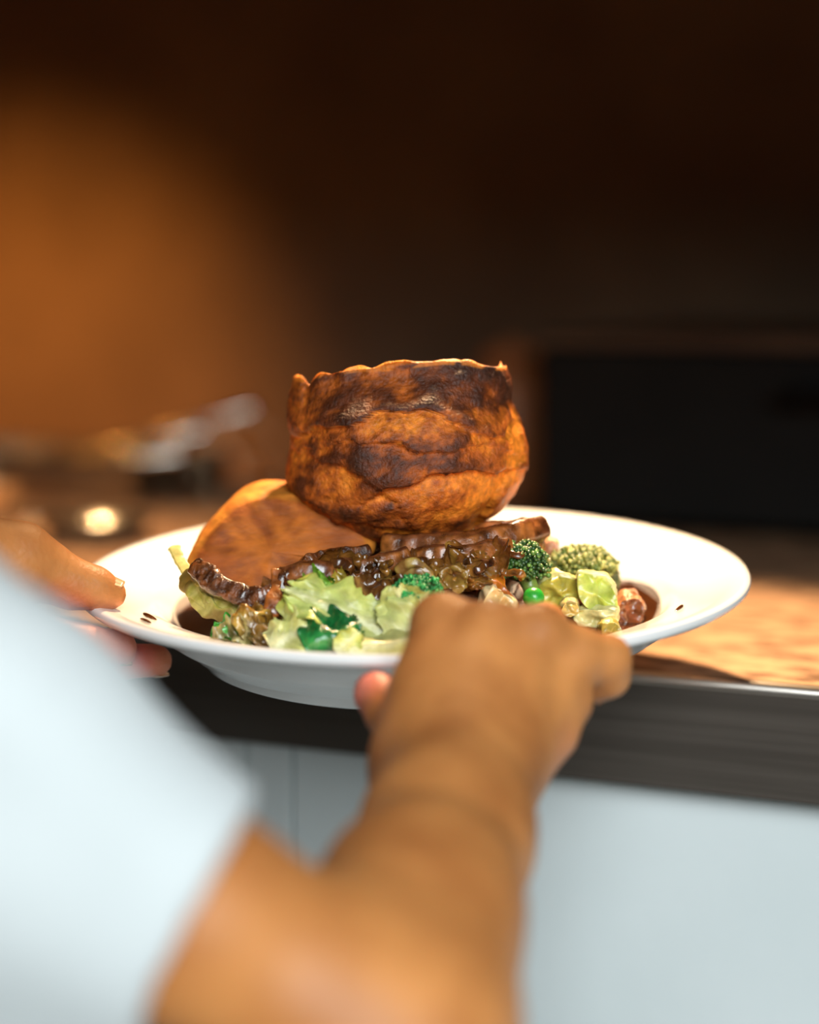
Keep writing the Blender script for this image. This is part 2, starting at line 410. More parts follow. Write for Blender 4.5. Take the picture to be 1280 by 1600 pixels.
# gravy pool in the well and drips on the rim
n = 96; vs = [V((0, 0, -.0172))]; fs = []
for k, rr in enumerate((.04, .08, .105, .1155, .1172)):
    for i in range(n):
        a = 2 * math.pi * i / n
        q = rr + (.0014 * math.sin(3 * a + 1) + .001 * math.sin(7 * a)) * (k >= 3)
        zz = (-.0172, -.0172, -.0172, -.0175, -.0186)[k]
        vs.append(V((q * math.cos(a), q * math.sin(a), zz)))
for i in range(n):
    fs.append((0, 1 + i, 1 + (i + 1) % n))
    for k in range(4):
        fs.append((1 + k * n + i, 1 + (k + 1) * n + i, 1 + (k + 1) * n + (i + 1) % n, 1 + k * n + (i + 1) % n))
b0 = len(vs)
for i in range(n):
    a = 2 * math.pi * i / n; vs.append(V((.1 * math.cos(a), .1 * math.sin(a), -.0272)))
for i in range(n): fs.append((1 + 4 * n + i, b0 + i, b0 + (i + 1) % n, 1 + 4 * n + (i + 1) % n))
fs.append(tuple(b0 + i for i in range(n))[::-1])
o = food('gravy_pool', vs, fs, M_gravy, None, 'glossy brown gravy pooled in the well of the plate', 'gravy')
def splash(px, py, y, lx, ly, label):
    c = L(px, py, y); vs = []; fs = []; n = 24
    ang = math.atan2(c.y, c.x) + math.pi / 2
    for k, (q, h) in enumerate(((0, .0012), (.5, .0011), (.85, .0007), (1, .0000))):
        for i in range(n):
            a = 2 * math.pi * i / n
            u = lx * q * math.cos(a) * (1 + .25 * math.sin(2 * a + px)); v = ly * q * math.sin(a)
            x = c.x + u * math.cos(ang) - v * math.sin(ang); yy = c.y + u * math.sin(ang) + v * math.cos(ang)
            vs.append(V((x, yy, surf(x, yy) + h + .0001)))
    for k in range(3):
        for i in range(n): fs.append((k * n + i, (k + 1) * n + i, (k + 1) * n + (i + 1) % n, k * n + (i + 1) % n))
    food('gravy_drip', vs, fs, M_gravy, None, label, 'gravy', 'gravy drips on the plate rim')
splash(234, 955, -.058, .0065, .0024, 'long thin gravy drip on the left rim, nearest the thumb')
splash(228, 977, -.078, .0045, .0016, 'short gravy drip on the left rim, nearest the front edge')
splash(1062, 946, -.055, .006, .0013, 'thin gravy smear on the right rim of the plate')

# ---- Yorkshire pudding
PY = .008
sil = [(843, 606, 668), (840, 566, 700), (826, 522, 745), (810, 497, 766), (795, 478, 785), (770, 458, 805), (745, 449, 816), (720, 447, 822),
       (690, 452, 824), (665, 455, 818), (645, 450, 807), (630, 449, 798), (605, 449, 800), (590, 453, 799), (578, 458, 793)]
sv_ = np.array([s[0] for s in sil][::-1], float); sl = np.array([s[1] for s in sil][::-1], float); sr = np.array([s[2] for s in sil][::-1], float)
topx = np.array([446, 455, 465, 474, 500, 530, 560, 600, 640, 690, 720, 745, 775, 790, 802, 826], float)
topv = np.array([600, 588, 585, 596, 577, 567, 563, 562, 557, 553, 556, 564, 571, 573, 582, 600], float)
folds = [  # polyline, bulge on its upper/left side, recess on the other (mm), reach (px)
    ([(462, 668), (500, 650), (545, 640), (590, 624), (640, 619), (690, 632), (735, 654), (775, 664), (800, 652), (822, 662)], 3.2, 2.6, 26),
    ([(600, 738), (640, 722), (700, 712), (760, 716), (802, 722)], 2.8, 3.6, 24),
    ([(800, 640), (812, 668), (810, 700), (798, 730), (774, 770), (757, 800), (735, 830)], 3.0, 4.5, 20),
    ([(446, 738), (475, 765), (530, 786), (600, 797), (650, 812), (672, 838)], 2.0, 2.4, 24),
    ([(500, 700), (560, 716), (610, 745), (640, 790), (650, 812)], 1.6, 1.6, 22),
    ([(560, 600), (600, 592), (660, 596), (700, 612)], -1.0, 1.0, 18),
    ([(620, 668), (680, 676), (740, 668), (790, 690)], 1.4, 1.6, 18),
    ([(470, 690), (530, 672), (580, 664), (640, 676)], 1.6, 1.4, 18),
]
folds = [(np.array([p[:2] for p in spline(f[0], 8)]), f[1], f[2], f[3]) for f in folds]
def fold_at(u, v):
    d = 0; rec = 0
    for pl, up_, dn, reach in folds:
        a = pl[:-1]; b = pl[1:]; ab = b - a; q = np.array([u, v]) - a
        t = np.clip((q * ab).sum(1) / (ab * ab).sum(1), 0, 1)
        e = q - ab * t[:, None]; dist = np.hypot(e[:, 0], e[:, 1]); i = int(dist.argmin())
        if dist[i] > reach * 3: continue
        cr_ = ab[i, 0] * q[i, 1] - ab[i, 1] * q[i, 0]        # >0 : below a left-to-right line
        s = dist[i] / reach
        if cr_ < 0: d += up_ * math.exp(-s * s * .6) * (1 - math.exp(-s * s * 14) * .35)
        else:
            g = math.exp(-s * 1.1); d -= dn * g; rec += dn * g
    return d, rec
NT, NR = 176, 104
pc0 = L(635, 843, PY)
def px_of(v):  # plate frame -> pixel
    w_ = PLM @ v - CAM; d = w_.dot(FW); return 640 + F * w_.x / d, 800 - F * w_.dot(UP) / d
vs = []; cols = []; fs = []
Ldir = {}
zrow = [L(635, v, PY) for v in np.linspace(843, 578, NR)]
GOLD = (.80, .235, .018); MID = (.43, .095, .008); DARK = (.115, .024, .004); BURN = (.045, .012, .004)
for r in range(NR):
    v = 843 + (578 - 843) * r / (NR - 1)
    l = L(float(np.interp(v, sv_, sl)), v, PY); rr = L(float(np.interp(v, sv_, sr)), v, PY)
    cx = (l.x + rr.x) / 2; a = (rr.x - l.x) / 2 * (0.02 if r == 0 else 1); s = r / (NR - 1)
    for i in range(NT):
        th = 2 * math.pi * i / NT
        c, sn = math.cos(th), math.sin(th)
        bsh = 1 - .34 * sst(.62, 1, s) ** 1.4
        x = cx + a * c; y = PY + a * .94 * sn * bsh
        ux = 640 + (x - .0018) * 3267 + 4
        tv_ = float(np.interp(ux, topx, topv)) + (60 * sn if sn > 0 else 0)
        z = zrow[0].z + (L(635, tv_, PY).z - zrow[0].z) * s
        p = V((x, y, z)); nr = V((c, sn * .94, -.75 * (1 - s) ** 3)).normalized()
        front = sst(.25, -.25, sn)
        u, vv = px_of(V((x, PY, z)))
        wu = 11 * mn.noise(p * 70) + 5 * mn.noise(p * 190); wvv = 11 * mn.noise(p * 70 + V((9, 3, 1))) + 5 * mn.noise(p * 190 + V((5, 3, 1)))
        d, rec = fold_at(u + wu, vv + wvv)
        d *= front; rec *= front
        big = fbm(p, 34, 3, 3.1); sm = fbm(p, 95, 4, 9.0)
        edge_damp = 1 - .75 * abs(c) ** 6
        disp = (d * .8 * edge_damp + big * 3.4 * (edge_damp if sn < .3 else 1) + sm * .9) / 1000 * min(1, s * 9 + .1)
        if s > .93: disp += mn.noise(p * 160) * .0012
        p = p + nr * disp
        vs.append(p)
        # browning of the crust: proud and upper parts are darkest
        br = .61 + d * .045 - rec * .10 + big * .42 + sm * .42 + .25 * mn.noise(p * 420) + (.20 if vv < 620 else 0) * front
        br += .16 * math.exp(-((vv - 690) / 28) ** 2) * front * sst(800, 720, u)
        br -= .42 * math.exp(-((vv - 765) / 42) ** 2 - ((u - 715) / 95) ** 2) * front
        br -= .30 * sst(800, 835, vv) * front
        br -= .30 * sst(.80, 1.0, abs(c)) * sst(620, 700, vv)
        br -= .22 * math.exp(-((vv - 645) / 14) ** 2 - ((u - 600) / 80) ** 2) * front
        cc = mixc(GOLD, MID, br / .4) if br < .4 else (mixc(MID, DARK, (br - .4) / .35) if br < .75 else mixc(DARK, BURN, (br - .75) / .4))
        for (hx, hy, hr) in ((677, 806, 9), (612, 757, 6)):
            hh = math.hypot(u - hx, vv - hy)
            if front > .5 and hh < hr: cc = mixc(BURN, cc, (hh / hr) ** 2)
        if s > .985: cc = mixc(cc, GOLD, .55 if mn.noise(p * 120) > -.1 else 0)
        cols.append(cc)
def quads(base, rows, n, flip=False):
    out = []
    for r in range(rows - 1):
        for i in range(n):
            j = (i + 1) % n
            q = (base + r * n + i, base + r * n + j, base + (r + 1) * n + j, base + (r + 1) * n + i)
            out.append(q[::-1] if flip else q)
    return out
fs = quads(0, NR, NT)
# hollow inside: rim rolls over and falls into a crater
inner = 16; lastrow = vs[-NT:]; cen = sum(lastrow, V()) / NT
for r in range(inner):
    t = (r + 1) / inner
    for i in range(NT):
        q = lastrow[i]; e = cen - q; e.z = 0
        k = .13 * min(1, t * 3) + .85 * max(0, (t - .35) / .65) ** 1.3
        p = q + e * k; p.z = q.z + (.0012 * math.sin(min(1, t * 4) * math.pi)) - .052 * sst(.06, .8, t) + .003 * fbm(q + V((0, 0, t)), 60, 2)
        if r == inner - 1: p = V((cen.x, cen.y, p.z)) + (q - cen) * .01
        vs.append(p); cols.append(mixc(MID, GOLD, .6 + mn.noise(p * 90)))
fs += quads((NR - 1) * NT, inner + 1, NT)
food('yorkshire_pudding', vs, fs, M_pud, cols, 'tall puffed golden brown Yorkshire pudding on top of the food', 'pudding')

# ---- thick roast slice leaning at the left of the pudding
def lump(outline, y_mid, depth, face_inset, bulge, name, label, cat, m, colf, n_in=10, tilt=0, disp=.0012, seed=1.0, group=None):
    """closed solid from a front outline (pixels), with a rounded back and a domed front face; tilt leans the top away"""
    ol = [L(p[0], p[1], y_mid) for p in spline(outline, 6, True)]
    N_ = len(ol); c = sum(ol, V()) / N_; z0 = min(p.z for p in ol)
    vs = []; cols = []; rows = 0
    def put(scale, yoff, tag_):
        nonlocal rows
        for p in ol:
            q = c + (p - c) * scale
            q.y = y_mid + yoff + (q.z - z0) * tilt
            dv = fbm(q, 110 if disp > .002 else 60, 3, seed) * disp * (1.2 if tag_ < .9 else 1)
            q = q + ((q - c).normalized() * dv if tag_ > .85 else V((0, dv, 0)))
            vs.append(q); cols.append(colf(q, tag_))
        rows += 1
    for k in range(6):                      # back
        s = .05 + .95 * math.sin((k / 6) * math.pi / 2); put(s, depth * (.35 + .65 * math.cos((k / 6) * math.pi / 2)), .95)
    for k in range(5): put(1, depth * (.35 - .70 * k / 4), 1.0)
    for k in range(1, n_in + 1):            # front face
        t = k / n_in
        s = 1 - face_inset * min(1, t * 3) - (1 - face_inset) * max(0, (t - 1 / 3) * 1.5) * .99
        put(s, -depth * .35 - depth * .12 * math.sin(min(1, t * 3) * math.pi / 2) - bulge * sst(.2, 1, t), 1 - t)
    fs = quads(0, rows, N_)
    fs.append(tuple(range(N_))[::-1]); fs.append(tuple((rows - 1) * N_ + i for i in range(N_)))
    return food(name, vs, fs, m, cols, label, cat, group)
def roast_col(q, t):
    g = fbm(V((q.x * 2.2 + q.z * 1.4, q.y, q.z * .5)), 60, 3, 5)
    face = mixc((.52, .14, .014), (.26, .060, .008), .5 + g)
    fat = mixc((.66, .25, .030), (.46, .14, .015), .5 + g)
    return mixc(face, fat, sst(.72, .86, t))
roast = lump([(293, 905), (294, 875), (306, 850), (330, 820), (362, 792), (398, 778), (436, 777), (480, 784), (540, 800), (580, 830), (585, 862), (555, 872), (520, 868), (480, 890), (445, 915), (405, 930), (360, 920), (320, 912)],
             -.022, .040, .13, .004, 'roast_slice', 'thick slice of roast meat with orange face leaning left of the pudding', 'meat', M_roast, roast_col, tilt=.55, disp=.0016)
# sticky dark crust along its lower edge (part of the slice)
def ribbon_solid(path, wid, thick, m, colf, seed, rough=.0012, n=30, nrm=None, sub=14, rag=.25):
    """lumpy strip with an oval section along a path in the plate frame"""
    pts = [V(p) for p in spline([tuple(p) for p in path], sub)]
    vs = []; cols = []
    for i, p in enumerate(pts):
        t = (pts[min(i + 1, len(pts) - 1)] - pts[max(i - 1, 0)]).normalized()
        nn = V(nrm or (0, -1, .4)); nn = (nn - t * nn.dot(t)).normalized(); b = t.cross(nn)
        f = i / (len(pts) - 1); e = min(1, math.sin(min(f, 1 - f) * math.pi / .24) + .05) if min(f, 1 - f) < .12 else 1
        wv = wid * (1 + rag * mn.noise(V((f * 7, seed, 0)))) * e
        for k in range(n):
            a = 2 * math.pi * k / n
            ca, sa = math.cos(a), math.sin(a)
            sc = lambda q: math.copysign(abs(q) ** .45, q)
            q = p + b * (sc(ca) * wv / 2) + nn * (sc(sa) * thick / 2 * e)
            q = q + (b * ca + nn * sa) * (fbm(q, 240, 3, seed) * rough * .35 + mn.noise(q * 70 + V((seed, 0, 0))) * .0018 + mn.noise(q * 330) * .0004)
            vs.append(q); cols.append(colf(q, f, ca, sa))
    fs = quads(0, len(pts), n)
    fs.append(tuple(range(n))[::-1]); fs.append(tuple((len(pts) - 1) * n + i for i in range(n)))
    return vs, fs, cols
def crust_col(q, f, ca, sa):
    return mixc((.06, .016, .004), (.20, .058, .012), .45 + 1.1 * fbm(q, 220, 2, 4))
cv, cf, cc = ribbon_solid([L(300, 880, -.056), L(320, 897, -.063), L(350, 917, -.069), L(385, 934, -.074), L(415, 936, -.076), L(442, 916, -.073), L(466, 896, -.070)], .0105, .010, M_crust, crust_col, 2.0, .0022, sub=18, n=26)
food('crust', cv, cf, M_crust, cc, 'sticky dark brown crust edge', parent=roast)

# ---- slices of glazed meat under the pudding
def glaze_col(q, f, ca, sa):
    g = fbm(q, 120, 3, 8)
    cut = mixc((.33, .10, .016), (.11, .028, .006), .5 + g * 1.6)
    skin = mixc((.085, .022, .006), (.17, .05, .012), .5 + g)
    return mixc(cut, skin, sst(.15, .5, -ca if abs(ca) > .3 else 0) + sst(.0, .6, -sa) * .6)
def strip(name, pts, wid, thick, label, cat, m=M_glaze, colf=glaze_col, seed=1.0, rough=.0009, nrm=None, group='meat slices under the pudding', **kw):
    v_, f_, c_ = ribbon_solid([L(*p) for p in pts], wid, thick, m, colf, seed, rough, nrm=nrm, **kw)
    return food(name, v_, f_, m, c_, label, cat, group)
strip('meat_slice', [(446, 903, -.066), (470, 896, -.068), (500, 897, -.068), (530, 898, -.062)], .0105, .017, 'short glazed meat slice with pale cut side above the green scrap', 'meat', seed=1.3)
strip('meat_slice', [(522, 893, -.052), (560, 893, -.055), (600, 884, -.055), (640, 872, -.05)], .0100, .020, 'glazed meat slice with glossy dark top, middle of the pile', 'meat', seed=2.2)
strip('meat_slice', [(470, 884, -.058), (500, 872, -.05), (540, 868, -.045), (580, 862, -.04)], .006, .012, 'dark sticky meat edge lying along the roast slice', 'meat', seed=3.1, colf=crust_col, m=M_crust)
strip('meat_slice', [(436, 890, -.070), (431, 915, -.077), (428, 940, -.083), (424, 968, -.088)], .0062, .005, 'narrow amber gravy-coated meat strip hanging at left', 'meat', seed=4.5,
      colf=lambda q, f, ca, sa: mixc((.36, .10, .014), (.16, .04, .008), .5 + fbm(q, 160, 2, 3) * 1.4))
strip('meat_slice', [(600, 864, -.02), (660, 862, -.025), (720, 862, -.028), (780, 852, -.02), (832, 838, -.006)], .014, .04, 'large brown meat slice directly under the pudding at right', 'meat', seed=5.0, rough=.002)
strip('meat_slice', [(640, 876, -.042), (690, 872, -.045), (740, 868, -.045), (790, 862, -.035)], .010, .022, 'dark meat slice in front of the larger one, below the pudding', 'meat', seed=6.4, rough=.002)
strip('meat_slice', [(752, 832, -.005), (782, 826, -.01), (808, 822, -.01), (828, 826, -.002)], .005, .02, 'thin curled meat shaving at the right foot of the pudding', 'meat', seed=7.0, rough=.0012,
      colf=lambda q, f, ca, sa: mixc((.55, .17, .04), (.25, .06, .012), .5 + fbm(q, 120, 2, 3) * 1.6))
strip('meat_slice', [(806, 840, -.02), (818, 842, -.018), (832, 846, -.01)], .013, .014, 'stubby meat end beside the dark broccoli floret', 'meat', seed=8.0, rough=.0012,
      colf=lambda q, f, ca, sa: mixc((.42, .15, .03), (.22, .06, .012), .5 + fbm(q, 120, 2, 3) * 1.6))
# hidden core of the pile: thick slices that carry the pudding
for k, (x0, y0, x1, y1, z, wd, tk, lb) in enumerate([(-.075, .012, .055, .02, -.013, .075, .018, 'broad meat slice at the bottom of the pile'), (-.06, -.02, .05, -.012, -.004, .055, .014, 'meat slice in the heart of the pile, under the glazed slices'),
                                          (-.035, .012, .045, .018, .003, .055, .013, 'meat slice the pudding rests on')]):
    pth = [V((x0 + (x1 - x0) * t, y0 + (y1 - y0) * t + .004 * math.sin(t * 5), z + .002 * math.sin(t * 6 + k))) for t in (0, .3, .6, 1)]
    v_, f_, c_ = ribbon_solid(pth, wd, tk, M_glaze, crust_col, 11.0 + k, .002, nrm=(0, 0, 1), n=22)
    food('meat_slice', v_, f_, M_glaze, c_, lb, 'meat', 'meat slices under the pudding')

# ---- leaves
def leaf(name, base, tip, nrm, W, label, cat='cabbage', m=M_leaf, rib=(.80, .80, .42), blade=(.55, .62, .16), edge=None, curl=.3, cup=.3, ruffle=.002, crumple=.0015,
         lobes=.25, seed=1.0, nu=34, nv=22, thick=.0009, ribh=.0016, group=None, brown=0, veins=1.0, wprof=None):
    b = L(*base); t = L(*tip); X = t - b; Ln = X.length; X.normalize()
    Z = V(nrm); Z = (Z - X * Z.dot(X)).normalized(); Y = Z.cross(X)
    vs = []; cols = []; edge = edge or blade
    P_ = []
    for i in range(nu):
        u = i / (nu - 1)
        wv = W / 2 * (wprof(u) if wprof else (math.sin(math.pi * min(1, .12 + u * .80)) ** .7))
        for j in range(nv):
            s = -1 + 2 * j / (nv - 1)
            lob = 1 + lobes * (mn.noise(V((u * 5 + seed, math.copysign(2, s), seed))) + .6 * mn.noise(V((u * 15 + seed, math.copysign(2, s), seed)))) * abs(s)
            yy = s * wv * lob
            xx = u * Ln + (mn.noise(V((s * 4, seed, 3))) + .5 * mn.noise(V((s * 11, seed, 5)))) * Ln * .16 * u * lobes * 2
            zz = curl * Ln * (u * (1 - u)) * 1.2 + cup * (yy * yy) / max(W, 1e-6) * 2
            zz += ruffle * abs(s) ** 1.5 * math.sin(u * 17 + seed * 3 + s * 2) * (.4 + u)
            zz += crumple * fbm(V((xx, yy, 0)), 1.6 / W, 3, seed)
            vein = math.exp(-(s * wv / (.0022 * (1.25 - u) + .0004)) ** 2)
            zz += ribh * vein * (1 - .6 * u)
            sv = abs(math.sin((u * 1.0 - abs(s) * .35) * 22))
            sec = math.exp(-(sv / .28) ** 2) * veins * (1 - abs(s) ** 3)
            zz += .0005 * sec
            c = mixc(blade, edge, abs(s) * .7 + u * .4 - .2)
            c = mixc(c, rib, vein * .9 + sec * .45 + .55 * sst(.45, 0, u))
            if brown: c = mixc(c, (.13, .04, .008), brown * sst(.25, .75, .5 + fbm(V((xx, yy, seed)), 90, 3, seed)))
            P_.append((b + X * xx + Y * yy + Z * zz, c))
    vs = [p for p, _ in P_] + [p - Z * thick for p, _ in P_]; cols = [c for _, c in P_] * 2
    K_ = nu * nv; fs = []
    for i in range(nu - 1):
        for j in range(nv - 1):
            a = i * nv + j; q = (a, a + nv, a + nv + 1, a + 1); fs.append(q); fs.append(tuple(K_ + w_ for w_ in q[::-1]))
    rim = [i * nv for i in range(nu)] + [(nu - 1) * nv + j for j in range(1, nv)] + [i * nv + nv - 1 for i in range(nu - 2, -1, -1)] + [j for j in range(nv - 2, 0, -1)]
    for i in range(len(rim)):
        a, c = rim[i], rim[(i + 1) % len(rim)]; fs.append((a, c, K_ + c, K_ + a))
    return food(name, vs, fs, m, cols, label, cat, group)
G_ = 'cabbage pieces on the plate'
PALE = (.80, .80, .40); LIME = (.50, .62, .12); GRN = (.22, .45, .05); AMB = (.40, .22, .03)
leaf('cabbage_leaf', (640, 1004, -.098), (452, 922, -.094), (.1, -.75, .6), .026, 'long pale cabbage leaf slanting down from left to right', rib=PALE, blade=(.62, .66, .20), edge=(.50, .60, .13), curl=.10, seed=2.1, lobes=.5, group=G_, ruffle=.003)
leaf('cabbage_leaf', (632, 1012, -.104), (622, 916, -.096), (-.25, -1, .15), .020, 'upright pale cabbage leaf tip below the bright broccoli', rib=PALE, blade=(.66, .68, .24), edge=(.58, .64, .2), curl=-.12, seed=3.3, lobes=.35, group=G_, ruffle=.002)
leaf('cabbage_leaf', (622, 1014, -.108), (672, 930, -.100), (.2, -1, .3), .030, 'frilled pale cabbage leaf nearest the right hand', rib=PALE, blade=(.66, .68, .25), edge=(.52, .60, .18), curl=-.2, cup=-.5, seed=4.7, lobes=.4, group=G_, ruffle=.003)
leaf('cabbage_leaf', (530, 1020, -.116), (690, 996, -.112), (0, -.55, .8), .024, 'pale cabbage rib lying along the front rim', rib=(.82, .80, .45), blade=(.68, .68, .25), curl=.12, cup=-.5, seed=5.2, lobes=.2, group=G_, veins=.4)
leaf('cabbage_leaf', (528, 1022, -.118), (560, 986, -.114), (.1, -1, .2), .012, 'small pointed yellow-green cabbage scrap beside the dark green leaf', rib=PALE, blade=(.60, .66, .16), curl=.1, seed=5.9, lobes=.3, group=G_, nu=18, nv=12)
leaf('cabbage_leaf', (476, 936, -.082), (524, 916, -.080), (.1, -.8, .6), .020, 'bright green cabbage scrap under the short meat slice', rib=(.5, .66, .16), blade=(.26, .52, .05), edge=(.22, .5, .04), curl=.25, seed=6.6, lobes=.6, ruffle=.004, crumple=.003, group=G_)
leaf('cabbage_leaf', (446, 968, -.092), (500, 918, -.086), (.2, -.9, .4), .018, 'yellow-green cabbage strip rising behind the long pale leaf', rib=(.6, .62, .18), blade=(.38, .46, .07), edge=(.30, .40, .05), curl=.2, seed=7.4, lobes=.4, group=G_, brown=.35)
leaf('cabbage_leaf', (420, 1008, -.106), (500, 976, -.100), (0, -.75, .65), .030, 'crumpled cream cabbage piece at the front left of the pile', rib=(.80, .78, .42), blade=(.66, .66, .20), edge=(.6, .62, .2), curl=.25, cup=-.4, seed=8.8, lobes=.6, ruffle=.005, crumple=.006, group=G_)
leaf('cabbage_leaf', (448, 992, -.098), (522, 974, -.094), (0, -.6, .8), .008, 'thin yellow cabbage rib above the dark green leaf', rib=(.66, .60, .10), blade=(.50, .52, .07), curl=.3, seed=9.1, lobes=.1, group=G_, nu=20, nv=8, veins=0)
leaf('kale_leaf', (478, 1016, -.112), (562, 978, -.106), (.1, -.75, .7), .034, 'glossy emerald green leaf tucked under the pale cabbage', 'kale', M_kale, rib=(.03, .26, .06), blade=(.008, .13, .03), edge=(.005, .10, .022), curl=.2, cup=-.3, seed=10.3, ruffle=.003, crumple=.005, lobes=.3)
leaf('kale_leaf', (330, 996, -.085), (385, 978, -.085), (0, -.7, .7), .011, 'small bright green leaf sliver at the left end of the pile', 'kale', M_kale, rib=(.10, .48, .06), blade=(.05, .36, .03), curl=.3, seed=11.3, ruffle=.003, crumple=.003, lobes=.6, nu=20, nv=12)
leaf('kale_leaf', (640, 930, -.070), (668, 900, -.070), (0, -.8, .6), .020, 'dark wet leaf behind the bright broccoli floret', 'kale', M_kale, rib=(.05, .2, .04), blade=(.02, .12, .025), seed=12.3, ruffle=.003, crumple=.003)
# cabbage wedge at the left: overlapping curved leaf layers
def wedge_col(q, f, ca, sa):
    g = fbm(V((q.x + q.z, (q.x - q.z) * 5, q.y)), 120, 3, 2)
    return mixc(mixc((.62, .55, .16), (.42, .38, .06), .5 + g * 1.5), (.20, .10, .015), sst(.15, .55, fbm(q, 70, 2, 7)) * .8)
for k, (pts, w_, lb) in enumerate([([(290, 890, -.048), (300, 920, -.056), (325, 950, -.066), (370, 972, -.078)], .0070, 'outer pale leaf of the cabbage wedge under the dark crust'),
                                   ([(298, 905, -.052), (314, 928, -.060), (340, 950, -.068), (385, 966, -.076)], .0070, 'middle leaf of the cabbage wedge under the dark crust'),
                                   ([(318, 912, -.058), (335, 930, -.064), (360, 946, -.070), (400, 958, -.076)], .0066, 'inner leaf of the cabbage wedge under the dark crust'),
                                   ([(271, 852, -.030), (280, 872, -.036), (292, 893, -.044), (306, 915, -.052)], .0042, 'thin yellow cabbage strand sticking out at the far left')]):
    strip('cabbage_leaf', pts, w_ * 1.25, .0018, lb, 'cabbage', M_leaf, (lambda q, f, ca, sa: (.66, .56, .16)) if k == 3 else wedge_col, 60 + k, .0005, group=G_, nrm=(-.5 + .25 * k, -1, .1 + .35 * k), rag=.5)
# gravy-browned leaves
leaf('braised_leaf', (368, 982, -.094), (420, 952, -.088), (-.1, -.8, .6), .017, 'amber braised cabbage leaf left of the hanging meat strip', 'cabbage', M_gleaf, rib=(.5, .32, .06), blade=(.36, .19, .025), edge=(.28, .12, .015), curl=.35, cup=-.5, seed=16, ruffle=.003, crumple=.005, group=G_, brown=.4)
leaf('braised_leaf', (394, 1004, -.098), (424, 974, -.094), (0, -.8, .6), .020, 'brown ruffled braised leaf in front of the amber one', 'cabbage', M_gleaf, rib=(.40, .26, .08), blade=(.24, .13, .03), curl=.3, seed=17, ruffle=.005, crumple=.007, lobes=.5, group=G_, brown=.6)
leaf('braised_leaf', (332, 1008, -.092), (392, 994, -.094), (0, -.6, .8), .018, 'pale beige ruffled leaf at the front left rim', 'cabbage', M_gleaf, rib=(.62, .52, .24), blade=(.46, .40, .13), curl=.2, seed=18, ruffle=.005, crumple=.006, lobes=.5, group=G_, brown=.45)
leaf('braised_leaf', (588, 972, -.088), (556, 902, -.074), (0, -1, .2), .020, 'brown veined braised leaf hanging below the middle meat slice', 'cabbage', M_gleaf, rib=(.45, .22, .05), blade=(.16, .055, .012), edge=(.10, .03, .008), curl=.2, seed=19, ruffle=.002, crumple=.003, group=G_, brown=.2)
leaf('braised_leaf', (592, 940, -.078), (608, 892, -.066), (0, -1, .2), .008, 'narrow brown braised stalk below the glossy meat', 'cabbage', M_gleaf, rib=(.36, .2, .04), blade=(.26, .12, .02), seed=20, lobes=.1, group=G_, nu=18, nv=10, brown=.3)
leaf('braised_leaf', (525, 925, -.078), (552, 906, -.070), (0, -1, .4), .016, 'small yellow braised leaf right of the green scrap', 'cabbage', M_gleaf, rib=(.55, .42, .06), blade=(.40, .28, .03), seed=21, group=G_, nu=18, nv=12, brown=.25)
for k, (ba, ti, w_, lb) in enumerate([((690, 914, -.066), (660, 862, -.05), .020, 'brown braised leaf below the pudding, left of the others'), ((730, 912, -.066), (700, 860, -.05), .024, 'brown braised leaf in the middle below the pudding'),
                                      ((770, 906, -.06), (748, 858, -.046), .024, 'brown braised leaf just left of the dark broccoli'), ((690, 912, -.07), (768, 908, -.066), .008, 'thin dark braised stalk lying above the right hand'), ((560, 900, -.052), (470, 930, -.07), .03, 'dark braised leaf in shadow behind the green scrap'),
                                      ((440, 985, -.088), (590, 960, -.086), .034, 'dark gravy-soaked leaf in the hollow behind the pale leaves'), ((400, 960, -.07), (500, 950, -.075), .03, 'dark gravy-soaked leaf behind the hanging strip')]):
    leaf('braised_leaf', ba, ti, (.1, -1, .25), w_, lb, 'cabbage', M_gleaf, rib=(.46, .22, .035), blade=(.26, .095, .014), edge=(.16, .05, .008), curl=.3, cup=(-1) ** k * .6, seed=30 + k, ruffle=.0025, crumple=.007, lobes=.25, group=G_, brown=.45)
# curled onion strands below the pudding
for k, (dx, dy, w_, lb) in enumerate([(0, 0, .004, 'outermost curled strand of soft cabbage heart'), (5, 7, .0035, 'second curled strand of soft cabbage heart'), (11, 14, .003, 'innermost curled strand of soft cabbage heart')]):
    strip('cabbage_strand', [(622 + dx * .6, 896 + dy * .6, -.072), (638 + dx * .4, 882 + dy, -.074), (655, 881 + dy, -.075), (670 - dx * .5, 892 + dy * .6, -.075), (680 - dx * .6, 914, -.076)], w_, .006, lb, 'cabbage', M_veg,
          lambda q, f, ca, sa: mixc((.42, .28, .06), (.20, .09, .02), .5 + fbm(q, 160, 2, 1) * 1.5), 40 + k, .0005, group=G_)

# shredded brown cabbage strands tangled over the meat
rs = random.Random(21)
for k in range(26):
    u0 = rs.uniform(535, 790); v0 = rs.uniform(862, 902) - max(0, (u0 - 690)) * .08; yb = -.056 - (v0 - 870) * .0005
    pts = [(u0, v0, yb)]; a = rs.uniform(-.9, .9) + (math.pi if rs.random() < .5 else 0)
    for j in range(4):
        a += rs.uniform(-1.0, 1.0); u0 += 12 * math.cos(a); v0 = min(912, max(852, v0 + 7 * math.sin(a))); pts.append((u0, v0, yb + rs.uniform(-.006, .004)))
    t_ = rs.random()
    strip('braised_strand', pts, rs.uniform(.0022, .0042), .0016, 'thin shred of glazed brown cabbage tangled over the meat slices', 'cabbage', M_gleaf,
          lambda q, f, ca, sa, t_=t_: mixc(mixc((.40, .17, .025), (.13, .04, .008), t_), (.07, .02, .005), .4 + fbm(q, 150, 2, 1)), 80 + k, .0004, group='shreds of cabbage over the meat', n=10, sub=7)
